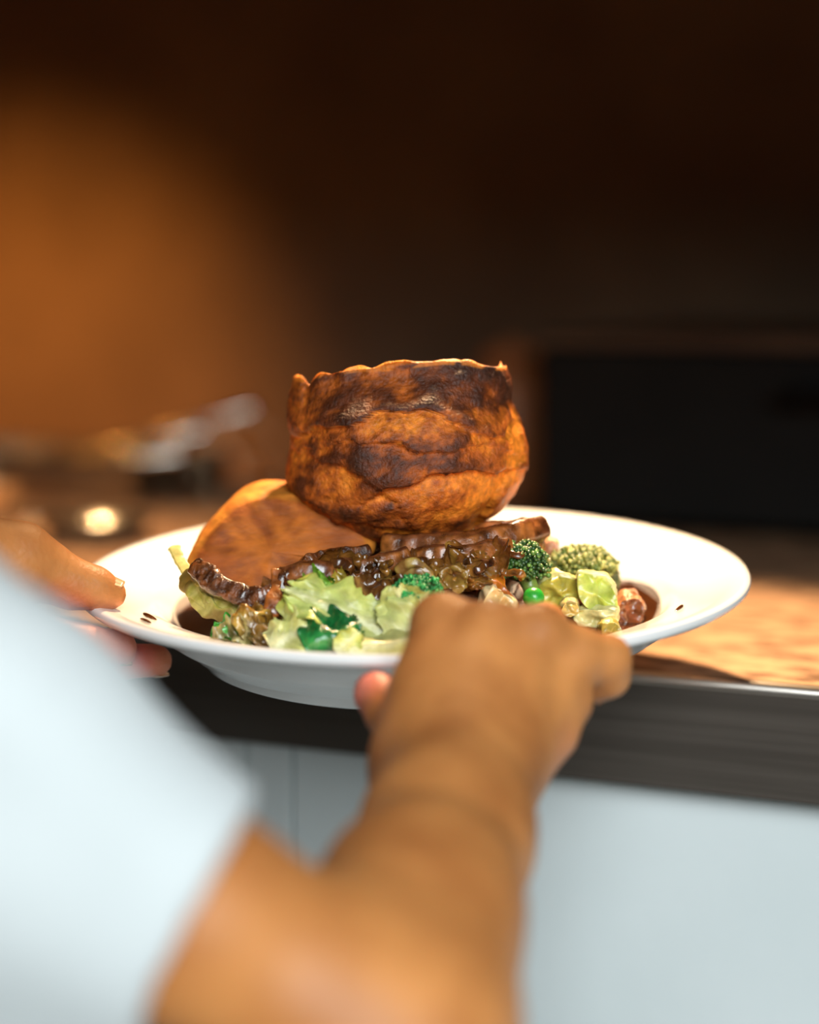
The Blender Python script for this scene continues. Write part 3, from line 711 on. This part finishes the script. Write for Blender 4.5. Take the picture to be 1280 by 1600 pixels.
# ---- broccoli florets
bead_cache = {}
def floret(name, head_px, y, rx, rz, stem_px, ys, label, bud, bud2, stalk, nb=190, br=.0019, seed=1):
    rnd = random.Random(seed)
    c = L(*head_px, y); sb = L(*stem_px, ys)
    root = empty(name, mat=PLM @ Matrix.Translation(sb)); tag(root, label, 'broccoli', 'broccoli florets on the plate')
    # stalk with branches
    def add(vs, fs, cols, v2, f2, cf):
        o = len(vs); vs += [V(v) - sb for v in v2]; fs += [tuple(i + o for i in f) for f in f2]; cols += [cf(V(v)) for v in v2]
    vs, fs, cols = [], [], []
    cf = lambda v: mixc(stalk, tuple(q * .75 for q in stalk), .5 + mn.noise(v * 200))
    mid = sb.lerp(c, .45)
    v2, f2 = tube([sb, sb.lerp(mid, .5), mid, c], [rx * .34, rx * .32, rx * .36, rx * .5], 14); add(vs, fs, cols, v2, f2, cf)
    for k in range(7):
        a = k * .9 + seed; e = c + V((math.cos(a) * rx * .62, math.sin(a) * rx * .55, rz * .15))
        v2, f2 = tube([mid, mid.lerp(e, .5) + V((0, 0, -.001)), e], [rx * .2, rx * .15, rx * .2], 10); add(vs, fs, cols, v2, f2, cf)
    mesh_obj('stalk', vs, fs, M_stalk, root, True, cols)
    # head of buds
    vs, fs, cols = [], [], []
    ico = bmesh.new(); bmesh.ops.create_icosphere(ico, subdivisions=2, radius=1); iv = [v.co.copy() for v in ico.verts]; jf = [tuple(v.index for v in f.verts) for f in ico.faces]; ico.free()
    ico = bmesh.new(); bmesh.ops.create_icosphere(ico, subdivisions=1, radius=1.08); iv1 = [v.co.copy() for v in ico.verts]; jf1 = [tuple(v.index for v in f.verts) for f in ico.faces]; ico.free()
    core = [c + V((v.x * rx * .86, v.y * rx * .86, v.z * rz * .86 + rz * .05)) for v in iv]
    add(vs, fs, cols, core, jf, lambda v: tuple(q * .5 for q in bud))
    for k in range(nb):
        # fibonacci dome, clustered
        f = (k + .5) / nb; zz = 1 - 1.45 * f; ph = k * 2.39996; q = math.sqrt(max(0, 1 - zz * zz))
        d = V((q * math.cos(ph), q * math.sin(ph), zz))
        lump_ = 1 + .26 * mn.noise(d * 3.4 + V((seed, 0, 0))) + .07 * mn.noise(d * 11 + V((seed, 0, 0)))
        d = (d + V((rnd.uniform(-1, 1), rnd.uniform(-1, 1), rnd.uniform(-1, 1))) * .05)
        p = c + V((d.x * rx, d.y * rx, d.z * rz)) * lump_
        s = br * rnd.uniform(.7, 1.25)
        col = mixc(bud, bud2, rnd.random() ** 1.6 * (1 if lump_ > .98 else .4))
        o = len(vs)
        for v in iv1: vs.append(p + v * s - sb); cols.append(col)
        fs += [tuple(i + o for i in g) for g in jf1]
    mesh_obj('head', vs, fs, M_bud, root, True, cols)
    return root
floret('broccoli_floret', (652, 926), -.088, .0105, .0075, (640, 965), -.09, 'small bright green broccoli floret above the pale leaves', (.008, .17, .035), (.03, .42, .09), (.2, .5, .08), 420, .0008, 3)
floret('broccoli_floret', (815, 882), -.040, .0118, .0105, (832, 925), -.046, 'dark green broccoli floret right of the pudding', (.022, .075, .012), (.16, .32, .05), (.20, .30, .05), 460, .00105, 5)
floret('broccoli_floret', (908, 884), -.004, .0150, .0090, (900, 925), -.020, 'pale gravy-splashed broccoli floret nearest the empty rim', (.10, .15, .02), (.50, .48, .12), (.52, .55, .12), 460, .00125, 8)
floret('broccoli_floret', (938, 902), .006, .0085, .0085, (925, 935), -.010, 'small dark broccoli floret at the right end of the pile', (.05, .07, .02), (.28, .28, .08), (.45, .48, .12), 260, .0010, 9)

# ---- chunks
def chunk(name, outline, y, depth, label, cat, cols2, m=M_veg, seed=1.0, tilt=.2, disp=.0042, inset=.08, bulge=.0002, group=None):
    return lump(outline, y, depth, inset, bulge, name, label, cat, m, lambda q, t: mixc(mixc(cols2[0], cols2[1], .5 + 1.2 * fbm(q, 90, 3, seed)), cols2[2] if len(cols2) > 2 else cols2[0], sst(.7, .95, t)), tilt=tilt, disp=disp, seed=seed, group=group)
chunk('cabbage_chunk', [(900, 898), (915, 894), (945, 905), (962, 925), (964, 946), (945, 952), (920, 948), (903, 930)], -.046, .012, 'lime green cabbage chunk at the right of the pile', 'cabbage', [(.42, .50, .07), (.55, .60, .14), (.66, .62, .25)], seed=2, group=G_)
chunk('cabbage_stalk', [(905, 953), (935, 948), (960, 950), (964, 965), (950, 975), (920, 974), (900, 966)], -.052, .012, 'cream cabbage stalk below the lime green chunk', 'cabbage', [(.72, .66, .30), (.60, .50, .16)], seed=3, group=G_)
chunk('cabbage_chunk', [(845, 905), (870, 898), (900, 905), (905, 930), (885, 945), (850, 946), (838, 928)], -.040, .014, 'yellow-green cabbage chunk between the florets', 'cabbage', [(.48, .42, .06), (.36, .30, .04), (.6, .55, .2)], seed=4, group=G_)
chunk('roast_carrot', [(738, 905), (752, 899), (775, 902), (795, 918), (808, 940), (800, 952), (780, 940), (755, 920)], -.062, .012, 'orange-brown roast carrot piece behind the right hand', 'carrot', [(.55, .17, .01), (.30, .08, .008)], m=M_veg, seed=5)
chunk('parsnip', [(750, 948), (758, 930), (775, 918), (790, 930), (805, 950), (790, 965), (760, 965)], -.072, .010, 'cream parsnip piece peeking over the right hand', 'parsnip', [(.80, .62, .32), (.66, .45, .16)], seed=6)
chunk('ham_scrap', [(846, 872), (850, 850), (860, 841), (874, 850), (870, 868), (866, 886), (850, 888)], .012, .008, 'pinkish meat scrap standing behind the broccoli', 'meat', [(.72, .36, .18), (.6, .26, .12)], seed=7)
chunk('meat_nugget', [(962, 945), (972, 932), (990, 930), (1004, 940), (1004, 962), (990, 974), (968, 972)], -.030, .016, 'reddish brown meat nugget at the far right of the pile', 'meat', [(.32, .09, .02), (.20, .05, .012), (.5, .2, .08)], m=M_glaze, seed=8)
chunk('cabbage_chunk', [(876, 948), (888, 938), (902, 942), (904, 954), (890, 960), (878, 956)], -.056, .008, 'small glossy beige cabbage bit below the yellow-green chunk', 'cabbage', [(.66, .52, .2), (.5, .34, .08)], seed=9, group=G_)
chunk('cabbage_chunk', [(940, 972), (958, 970), (966, 980), (958, 992), (940, 990)], -.068, .010, 'olive cabbage bit at the right, just inside the front rim', 'cabbage', [(.34, .28, .05), (.22, .16, .03)], seed=10, group=G_)
chunk('braised_onion', [(690, 900), (705, 890), (725, 892), (730, 908), (715, 918), (695, 914)], -.074, .010, 'olive glazed onion lump under the braised leaves', 'onion', [(.30, .18, .03), (.14, .06, .012)], m=M_veg, seed=11, disp=.007)
# pea
v_, f_ = lathe([(0.0001 + .0048 * math.sin(math.pi * k / 14), -.0048 * math.cos(math.pi * k / 14)) for k in range(15)], 24)
pc = L(834, 934, -.062)
food('pea', [V(v) + pc for v in v_], f_, M_veg, [(.02, .36, .03)] * len(v_), 'single bright green pea below the dark broccoli', 'pea')
# ------------------------------------------------------------------ person holding the plate
def A(v): return np.array(v, float)
class Grp:
    """tapered capsules joined with a smooth minimum; kin inside the group, kout to the rest of the body"""
    def __init__(s, prims, kin, kout):
        s.p = [(A(a), A(b), ra, rb) for a, b, ra, rb in prims]; s.kin = kin; s.kout = kout
        pts = np.array([q for a, b, _, _ in s.p for q in (a, b)]); r = max(max(x[2], x[3]) for x in s.p)
        s.lo = pts.min(0) - r; s.hi = pts.max(0) + r
    def __call__(s, X):
        out = None
        for a, b, ra, rb in s.p:
            ab = b - a; L2 = max(ab @ ab, 1e-12)
            t = np.clip(((X - a) @ ab) / L2, 0, 1)
            d = np.linalg.norm(X - a - t[:, None] * ab, axis=1) - (ra + (rb - ra) * t)
            out = d if out is None else smin(out, d, s.kin)
        return out
def smin(a, b, k):
    h = np.clip(.5 + .5 * (b - a) / k, 0, 1); return b + (a - b) * h - k * h * (1 - h)
def body_sdf(groups, X, centre=None, half=0):
    out = np.full(len(X), .5)
    for g in groups:
        if centre is not None:
            d = np.maximum(np.maximum(g.lo - centre, centre - g.hi), 0)
            if np.linalg.norm(d) > half + .045: continue
        v = g(X); out = smin(out, v, g.kout)
    return out
def sdf_mesh(fn, lo, hi, h, B=14):
    lo = A(lo); hi = A(hi)
    n = np.ceil((hi - lo) / (h * B)).astype(int); half = h * B * math.sqrt(3) / 2
    I = np.stack(np.meshgrid(*[np.arange(k) for k in n], indexing='ij'), -1).reshape(-1, 3)
    C = lo + (I + .5) * h * B
    keep = np.abs(fn(C)) < half + .03
    g1 = np.stack(np.meshgrid(*[np.arange(B + 1)] * 3, indexing='ij'), -1).reshape(-1, 3)
    S = n * B + 2
    key = lambda q: (q[..., 0].astype(np.int64) * S[1] + q[..., 1]) * S[2] + q[..., 2]
    VK, VP, QE = [], [], []
    corners = np.array([[i, j, k] for i in (0, 1) for j in (0, 1) for k in (0, 1)])
    for blk, c in zip(I[keep], C[keep]):
        X = lo + (blk * B + g1) * h
        f = fn(X, c, half).reshape(B + 1, B + 1, B + 1)
        if f.min() > 0 or f.max() < 0: continue
        base = blk * B
        cs = np.stack([f[i:B + i, j:B + j, k:B + k] for i, j, k in corners], 0)
        neg = (cs < 0).sum(0); act = (neg > 0) & (neg < 8)
        cell = np.argwhere(act)
        if len(cell) == 0: continue
        val = cs[:, act].T
        pos = np.zeros((len(cell), 3)); cnt = np.zeros(len(cell))
        for a in range(8):
            for ax in range(3):
                if corners[a][ax] == 0:
                    b2 = corners[a].copy(); b2[ax] = 1; b = b2[0] * 4 + b2[1] * 2 + b2[2]
                    fa, fb = val[:, a], val[:, b]; m = (fa < 0) != (fb < 0)
                    t = np.where(m, fa / np.where(m, fa - fb, 1), 0)
                    p = corners[a] + (b2 - corners[a]) * t[:, None]
                    pos += p * m[:, None]; cnt += m
        VP.append(lo + (base + cell + pos / cnt[:, None]) * h); VK.append(key(base + cell))
        for ax in range(3):                                # edges starting in this block
            sl0 = [slice(0, B)] * 3; sl1 = [slice(0, B)] * 3; sl1[ax] = slice(1, B + 1)
            f0, f1 = f[tuple(sl0)], f[tuple(sl1)]
            e = np.argwhere((f0 < 0) != (f1 < 0))
            if len(e) == 0: continue
            s = f0[tuple(e.T)] < 0
            u, v = (ax + 1) % 3, (ax + 2) % 3; g = base + e
            du = np.zeros(3, int); du[u] = 1; dv = np.zeros(3, int); dv[v] = 1
            q = np.stack([key(g - du - dv), key(g - dv), key(g), key(g - du)], 1)
            q[~s] = q[~s][:, ::-1]; QE.append(q)
    VK = np.concatenate(VK); VP = np.concatenate(VP); Q = np.concatenate(QE)
    o = np.argsort(VK); VK = VK[o]; VP = VP[o]
    ix = np.clip(np.searchsorted(VK, Q), 0, len(VK) - 1); ok = (VK[ix] == Q).all(1)
    return VP, ix[ok]
def np_mesh(name, vp, q, m, parent, cols=None, relax=0):
    me = bpy.data.meshes.new(name)
    me.vertices.add(len(vp)); me.vertices.foreach_set('co', vp.astype(np.float32).ravel())
    me.loops.add(q.size); me.loops.foreach_set('vertex_index', q.astype(np.int32).ravel())
    me.polygons.add(len(q)); me.polygons.foreach_set('loop_start', np.arange(0, q.size, 4, dtype=np.int32))
    me.polygons.foreach_set('use_smooth', np.ones(len(q), bool))
    me.update(calc_edges=True); me.validate()
    if cols is not None:
        a = me.color_attributes.new('col', 'FLOAT_COLOR', 'POINT'); buf = np.ones((len(vp), 4), np.float32); buf[:, :3] = cols
        a.data.foreach_set('color', buf.ravel())
    me.materials.append(m)
    o = bpy.data.objects.new(name, me); link(o, parent)
    return o
def W(x, y, z): return PLM @ V((x, y, z))        # plate frame -> world

# --- joints (world)
FACE = V((.45, .893, 0)); RIGHT = V((.893, -.45, 0))
SR = P(-330, 1000, .74); ER = P(592, 1640, .765); HEM = P(296, 1436, .75)
WR = P(705, 1205, .945)
SL = SR - RIGHT * .35 + FACE * .02
WL = P(-135, 905, 1.055); EL = V((WL.x - .19, WL.y - .10, WL.z - .09))
CH = (SR + SL) / 2 + V((0, 0, -.03)) - FACE * .01
NECK = (SR + SL) / 2 + V((0, 0, .06)) + FACE * .01
HIP = CH - FACE * .17 + V((0, 0, -.36))
HEAD = NECK + V((0, 0, .15)) + FACE * .07
G = []
T = [(HIP - RIGHT * .07, HIP + RIGHT * .07, .11, .11), (HIP + V((0, 0, .02)), CH + V((0, 0, -.08)), .115, .11)]
T += [(CH - RIGHT * .06 + V((0, 0, -.06)), CH + RIGHT * .06 + V((0, 0, -.06)), .105, .105), (SL + (SR - SL) * .14, SR + (SL - SR) * .14, .05, .05), (CH, NECK, .07, .055), (NECK + V((0, 0, -.02)), HEAD + V((0, 0, -.05)) - FACE * .015, .054, .05)]
G.append(Grp(T, .05, .04))
# head: skull, jaw, nose, brows, lips, ears
HD = [(HEAD + V((0, 0, .035)) - FACE * .02, HEAD + V((0, 0, .035)) + FACE * .02, .078, .074), (HEAD + FACE * .035 + V((0, 0, .02)), HEAD + FACE * .045 + V((0, 0, -.06)), .06, .038)]
G.append(Grp(HD, .03, .03))
G.append(Grp([(HEAD + FACE * .092 + V((0, 0, .012)), HEAD + FACE * .112 + V((0, 0, -.022)), .008, .013)], .01, .012))
G.append(Grp([(HEAD + FACE * .085 + V((0, 0, .032)) - RIGHT * .04, HEAD + FACE * .085 + V((0, 0, .032)) + RIGHT * .04, .012, .012)], .01, .015))
for dz, r in ((-.046, .0065), (-.057, .0075)): G.append(Grp([(HEAD + FACE * .086 + V((0, 0, dz)) - RIGHT * .02, HEAD + FACE * .090 + V((0, 0, dz)), .004, r), (HEAD + FACE * .086 + V((0, 0, dz)) + RIGHT * .02, HEAD + FACE * .090 + V((0, 0, dz)), .004, r)], .004, .004))
for s in (-1, 1): G.append(Grp([(HEAD + RIGHT * s * .079 + V((0, 0, .028)) - FACE * .012, HEAD + RIGHT * s * .076 + V((0, 0, -.018)) - FACE * .004, .014, .008)], .004, .008))
# right arm
ULN = P(765, 1215, .95)
ARM_R = [(SR, SR.lerp(HEM, .55), .054, .038), (SR.lerp(HEM, .55), HEM, .038, .0310), (HEM, ER, .0310, .036)]
G.append(Grp(ARM_R, .02, .035))
FA1 = P(655, 1420, .83)
G.append(Grp([(ER, FA1, .037, .0330), (FA1, P(694, 1300, .895), .0320, .0265), (P(694, 1300, .895), WR + V((0, 0, -.002)), .0255, .0225), (P(718, 1330, .875), P(738, 1215, .945), .020, .016), (P(696, 1320, .885), P(728, 1120, .952), .0225, .0165), (P(695, 1250, .925), P(702, 1110, .962), .0175, .0120), (ER, P(652, 1470, .80), .034, .029)], .02, .03))
# right hand
rI, rM, rR, rP = P(692, 977, .984), P(764, 992, .974), P(838, 994, .978), P(896, 1022, .986)
hb = [(P(668, 1195, .950), rI, .0165, .0125), (P(700, 1192, .944), rM, .0165, .0122), (P(738, 1196, .945), rR, .0160, .0115), (P(765, 1200, .952), rP, .0155, .0108),
      (rI, rM, .0105, .0105), (rM, rR, .0105, .0105), (rR, rP, .010, .010),
      (P(790, 1185, .962), P(880, 1095, .985), .0130, .0125), (P(815, 1195, .966), P(862, 1150, .978), .0095, .0105)]
G.append(Grp(hb, .0065, .030))
fing_R = [
    [(rI, .0122), (W(.012, -.143, .0065), .0098), (W(.015, -.119, .0020), .0085), (W(.016, -.104, -.0055), .0072)],
    [(rM, .0118), (W(.034, -.139, .0062), .0097), (W(.036, -.113, .0010), .0085), (W(.036, -.097, -.0070), .0072)],
    [(rR, .0112), (W(.055, -.135, .0060), .0093), (W(.055, -.111, .0000), .0082), (W(.053, -.094, -.0075), .0070)],
    [(rP, .0105), (P(948, 1030, .994), .0098), (P(950, 1056, 1.000), .0088), (P(930, 1070, 1.004), .0076)],
]
thumb_R = [(P(652, 1185, .955), .0150), (P(638, 1148, .970), .0122), (P(608, 1112, .988), .0098), (P(590, 1086, 1.000), .0090), (P(585, 1079, 1.005), .0082)]
# left hand: thumb on the rim, fingers under it
thumb_L = [(P(-60, 858, 1.068), .0180), (P(30, 874, 1.082), .0165), (P(68, 892, 1.088), .0136), (P(112, 912, 1.092), .0112), (P(148, 919, 1.095), .0094), (P(174, 928, 1.097), .0070)]
lI, lM, lR, lP = P(-50, 935, 1.075), P(-60, 965, 1.080), P(-60, 985, 1.090), P(-60, 1000, 1.10)
G.append(Grp([(EL, EL.lerp(WL, .4), .036, .034), (EL.lerp(WL, .4), WL, .034, .024), (SL, EL, .05, .036)], .02, .035))
G.append(Grp([(WL, lI, .018, .013), (WL, lM, .019, .013), (WL + V((0, .01, -.004)), lR, .018, .0125), (WL + V((0, .015, -.008)), lP, .017, .011), (WL, P(-60, 868, 1.068), .018, .016), (P(-30, 900, 1.075), P(20, 930, 1.08), .014, .010), (lI, lM, .011, .011), (lM, lR, .011, .011), (lR, lP, .01, .01)], .012, .018))
fing_L = [
    [(lI, .0125), (P(40, 985, 1.068), .0102), (P(130, 1008, 1.082), .0092), (P(186, 1012, 1.098), .0082)],
    [(lM, .0125), (P(60, 1022, 1.085), .0100), (P(180, 1034, 1.108), .0086), (P(243, 1032, 1.124), .0078)],
    [(lR, .0120), (P(50, 1020, 1.10), .0098), (P(150, 1030, 1.128), .0085), (P(205, 1028, 1.142), .0075)],
    [(lP, .0105), (P(20, 1015, 1.12), .0088), (P(90, 1022, 1.14), .0078), (P(140, 1020, 1.152), .007)],
]
for ch in fing_R + [thumb_R] + fing_L + [thumb_L]:
    G.append(Grp([(ch[i][0], ch[i + 1][0], ch[i][1], ch[i + 1][1]) for i in range(len(ch) - 1)], .004, .0045))
allp = np.array([q for g in G for q in (g.lo, g.hi)])
def fn_body(X, c=None, half=0): return body_sdf(G, X, c, half)
bvp, bq = sdf_mesh(fn_body, allp.min(0) - .01, allp.max(0) + .01, .0024)
# redder fingertips and knuckle tints
cols = np.ones((len(bvp), 3), np.float32)
def tint(pt, r, c):
    d = np.linalg.norm(bvp - A(pt), axis=1); f = np.clip(1 - d / r, 0, 1)[:, None] ** .8; cols[:] = cols * (1 - f) + cols * A(c) * f
for ch in fing_L[:2] + [thumb_R]:
    for p_, _ in ch[-2:]: tint(p_, .024, (1.3, 1.02, 1.9))
tint(P(95, 945, 1.085), .016, (1.25, .85, 1.1)); tint(P(840, 1195, .97), .025, (1.1, .95, 1.3))
FEET = V((HIP.x, HIP.y, 0))
person = empty('person', FEET); tag(person, 'person in a white short-sleeved top holding the plate in both hands', 'person')
OFF = A(FEET)
np_mesh('body', bvp - OFF, bq, M_skin, person, cols)

# --- white top: torso and loose short sleeves, open at the hem
AX = (V((1, 0, 0)) * .875 - UP * .483).normalized(); HEMC = HEM
SG = [Grp(T[:5], .05, .04)]
SG.append(Grp([(SR + V((0, 0, .004)), SR.lerp(HEM, .5), .064, .0450), (SR.lerp(HEM, .5), HEM + AX * .03 - UP * .003, .0450, .0345)], .02, .05))
SIDE = Grp([(P(-260, 1480, .80), P(-40, 1620, .79), .07, .055)], .02, .06)
LE = SL.lerp(EL, .55); AXL = (EL - SL).normalized()
SG.append(Grp([(SL, LE + AXL * .03, .056, .048)], .02, .04))
ARMG = Grp(ARM_R, .02, .03); ARML = Grp([(SL, EL, .05, .036)], .02, .03)
def wr(X):
    s = 0
    for (kx, ky, kz, ph, am) in ((38, 21, 60, 0, .0022), (-25, 60, 33, 2, .0018), (70, -40, 52, 4, .0010), (18, 12, -95, 1, .0018)):
        s = s + am * np.sin(X[:, 0] * kx + X[:, 1] * ky + X[:, 2] * kz + ph + 1.3 * np.sin(X[:, 2] * 24 + X[:, 0] * 17 + ph))
    return s
def fn_shirt(X, c=None, half=0):
    d = body_sdf(SG, X, c, half) - .006 + wr(X) * np.clip(np.linalg.norm(X - A(HEMC), axis=1) / .12, .25, 1)
    d = np.maximum(d, (X - A(HEMC)) @ A(AX))
    near = (X - A(LE)) @ A(AXL); d = np.maximum(d, np.where(np.linalg.norm(X - A(LE), axis=1) < .1, near, -1))
    d = smin(d, SIDE(X) - .004 + wr(X), .06)
    d = np.maximum(d, (X[:, 2] - (NECK.z + .0)))
    ti = (X - A(HEMC)) @ A(AX)
    inner = np.maximum(ARMG(X) - .0015, -(ti + .02))
    return np.maximum(d, -inner)
sp = np.array([q for g in SG for q in (g.lo, g.hi)])
svp, sq = sdf_mesh(fn_shirt, sp.min(0) - .02, sp.max(0) + .02, .0034)
np_mesh('shirt', svp - OFF, sq, M_cloth, person)
# --- trousers and shoes
TG = []
for s in (-1, 1):
    hip = HIP + RIGHT * s * .085 + V((0, 0, -.03)); ank = V((hip.x, hip.y, .09)) + RIGHT * s * .02; kn = hip.lerp(ank, .5) + FACE * .03
    TG.append(Grp([(hip, kn, .095, .068), (kn, ank, .066, .055)], .02, .05))
TG.append(Grp([(HIP - RIGHT * .075, HIP + RIGHT * .075, .118, .118), (HIP, HIP + V((0, 0, .05)), .118, .118)], .03, .05))
def fn_tr(X, c=None, half=0): return np.maximum(np.maximum(body_sdf(TG, X, c, half), X[:, 2] - HIP.z - .07), .06 - X[:, 2])
tp = np.array([q for g in TG for q in (g.lo, g.hi)])
tvp, tq = sdf_mesh(fn_tr, tp.min(0) - .02, tp.max(0) + .02, .008)
np_mesh('trousers', tvp - OFF, tq, M_trouser, person)
for s in (-1, 1):
    a = V((HIP.x, HIP.y, .0)) + RIGHT * s * .105
    sg = Grp([(a + V((0, 0, .04)) - FACE * .04, a + V((0, 0, .036)) + FACE * .13, .04, .036), (a + V((0, 0, .04)), a + V((0, 0, .085)), .042, .04)], .03, .03)
    fns = lambda X, c=None, half=0, sg=sg: np.maximum(sg(X), .003 - X[:, 2])
    hv, hq = sdf_mesh(fns, sg.lo - .02, sg.hi + .02, .006)
    np_mesh('shoe', hv - OFF, hq, M_shoe, person)
# --- hair and eyes
hg = Grp([(HEAD + V((0, 0, .047)) - FACE * .03, HEAD + V((0, 0, .05)) + FACE * .012, .084, .080), (HEAD + V((0, 0, .02)) - FACE * .035, HEAD - FACE * .04 + V((0, 0, -.03)), .07, .05)], .03, .03)
fnh = lambda X, c=None, half=0: hg(X) + .002 * np.sin(X[:, 0] * 300 + X[:, 1] * 260) 
hv, hq = sdf_mesh(fnh, hg.lo - .02, hg.hi + .02, .005)
np_mesh('hair', hv - OFF, hq, M_hair, person)
for s in (-1, 1):
    ec = HEAD + FACE * .083 + RIGHT * s * .031 + V((0, 0, .014)) - V(OFF)
    v_, f_ = lathe([(.0115 * math.sin(math.pi * k / 16), -.0115 * math.cos(math.pi * k / 16)) for k in range(17)], 24)
    e = mesh_obj('eye', v_, f_, M_eye, person, M=Matrix.Translation(ec))
    v_, f_ = lathe([(0, 0), (.0056, -.0012), (.0058, -.002), (0, -.002)], 20)
    mesh_obj('iris', v_, f_, M_iris, e, M=Matrix.Translation(FACE * .0108 + V((0, 0, -.003))) @ FACE.to_track_quat('Z', 'Y').to_matrix().to_4x4())
# --- fingernails
def nail(tip, prev, nrm, wd, ln, r, fwd=.0):
    t = (tip - prev).normalized(); n_ = V(nrm); n_ = (n_ - t * n_.dot(t)).normalized(); b = t.cross(n_)
    vs = []; fs = []; nu, nv = 9, 9
    for lay in (0, 1):
        for i in range(nu):
            u = -1 + 2 * i / (nu - 1)
            for j in range(nv):
                s = -1 + 2 * j / (nv - 1)
                a = s * wd / r / 2 * (1 - .12 * max(0, u) ** 2)
                rr = r + (.0004 if lay == 0 else -.0012) - .0008 * max(0, -u) ** 4 - .0005 * max(0, u)
                ll = ln / 2 * u * (1 - .22 * s * s * (1 if u > 0 else .6))
                vs.append(tip + t * (fwd + ll) + (n_ * math.cos(a) + b * math.sin(a)) * rr - V(OFF))
    K_ = nu * nv
    for i in range(nu - 1):
        for j in range(nv - 1):
            a = i * nv + j; q = (a, a + 1, a + nv + 1, a + nv); fs.append(q); fs.append(tuple(K_ + w_ for w_ in q[::-1]))
    rim = [i * nv for i in range(nu)] + [(nu - 1) * nv + j for j in range(1, nv)] + [i * nv + nv - 1 for i in range(nu - 2, -1, -1)] + [j for j in range(nv - 2, 0, -1)]
    for i in range(len(rim)):
        a, c = rim[i], rim[(i + 1) % len(rim)]; fs.append((a, K_ + a, K_ + c, c))
    mesh_obj('fingernail', vs, fs, M_nail, person)
nail(thumb_L[5][0], thumb_L[4][0], (.3, -.12, 1), .0112, .0120, .0076, -.0022)
nail(fing_L[0][3][0], fing_L[0][2][0], (.2, .25, -1), .0095, .010, .0081, .002)
nail(fing_L[1][3][0], fing_L[1][2][0], (.2, .25, -1), .0095, .010, .0077, .002)
nail(fing_L[2][3][0], fing_L[2][2][0], (.1, 0, -1), .009, .0095, .0074, .002)
nail(fing_L[3][3][0], fing_L[3][2][0], (.1, 0, -1), .0075, .008, .0069, .002)
for ch in fing_R[:3]: nail(ch[3][0], ch[2][0], (0, .3, 1), .009, .0095, .0071, .001)
nail(fing_R[3][3][0], fing_R[3][2][0], (0, .5, -1), .008, .0085, .0075, .001)
nail(thumb_R[4][0], thumb_R[2][0], (.2, .3, -1), .010, .011, .0082, .001)

# ------------------------------------------------------------------ steam
def steam(path, radii, dens, label, seed):
    m = bpy.data.materials.new('steam'); m.use_nodes = True; N = m.node_tree.nodes; K = m.node_tree.links
    N.remove(N['Principled BSDF']); vo = N.new('ShaderNodeVolumeScatter'); vo.inputs['Color'].default_value = (.95, .95, .95, 1); vo.inputs['Anisotropy'].default_value = .35
    tc = N.new('ShaderNodeTexCoord'); no = N.new('ShaderNodeTexNoise'); no.inputs['Scale'].default_value = 22; no.inputs['Detail'].default_value = 2; no.inputs['Distortion'].default_value = 1.6
    mp = N.new('ShaderNodeMapping'); mp.inputs['Location'].default_value = (seed, seed, 0); K.new(tc.outputs['Object'], mp.inputs[0]); K.new(mp.outputs[0], no.inputs['Vector'])
    mr = N.new('ShaderNodeMapRange'); mr.inputs[1].default_value = .46; mr.inputs[2].default_value = .85; mr.inputs[3].default_value = 0; mr.inputs[4].default_value = dens
    K.new(no.outputs['Fac'], mr.inputs[0]); K.new(mr.outputs[0], vo.inputs['Density']); K.new(vo.outputs[0], N['Material Output'].inputs['Volume'])
    pts = [V(p) for p in spline([tuple(p) for p in path], 6)]; n = len(pts)
    rr = [float(np.interp(i / (n - 1), np.linspace(0, 1, len(radii)), radii)) for i in range(n)]
    c = sum(pts, V()) / n
    v_, f_ = tube([p - c for p in pts], rr, 20)
    o = mesh_obj('steam_wisp', v_, f_, m); o.location = c
    tag(o, label, 'steam', 'steam over the hot food', 'stuff')
steam([P(330, 800, 1.24), P(360, 760, 1.24), P(330, 730, 1.25), P(400, 700, 1.26), P(420, 660, 1.27)], [.012, .026, .032, .026, .008], 2.2, 'faint wisp of steam left of the pudding', 1.0)
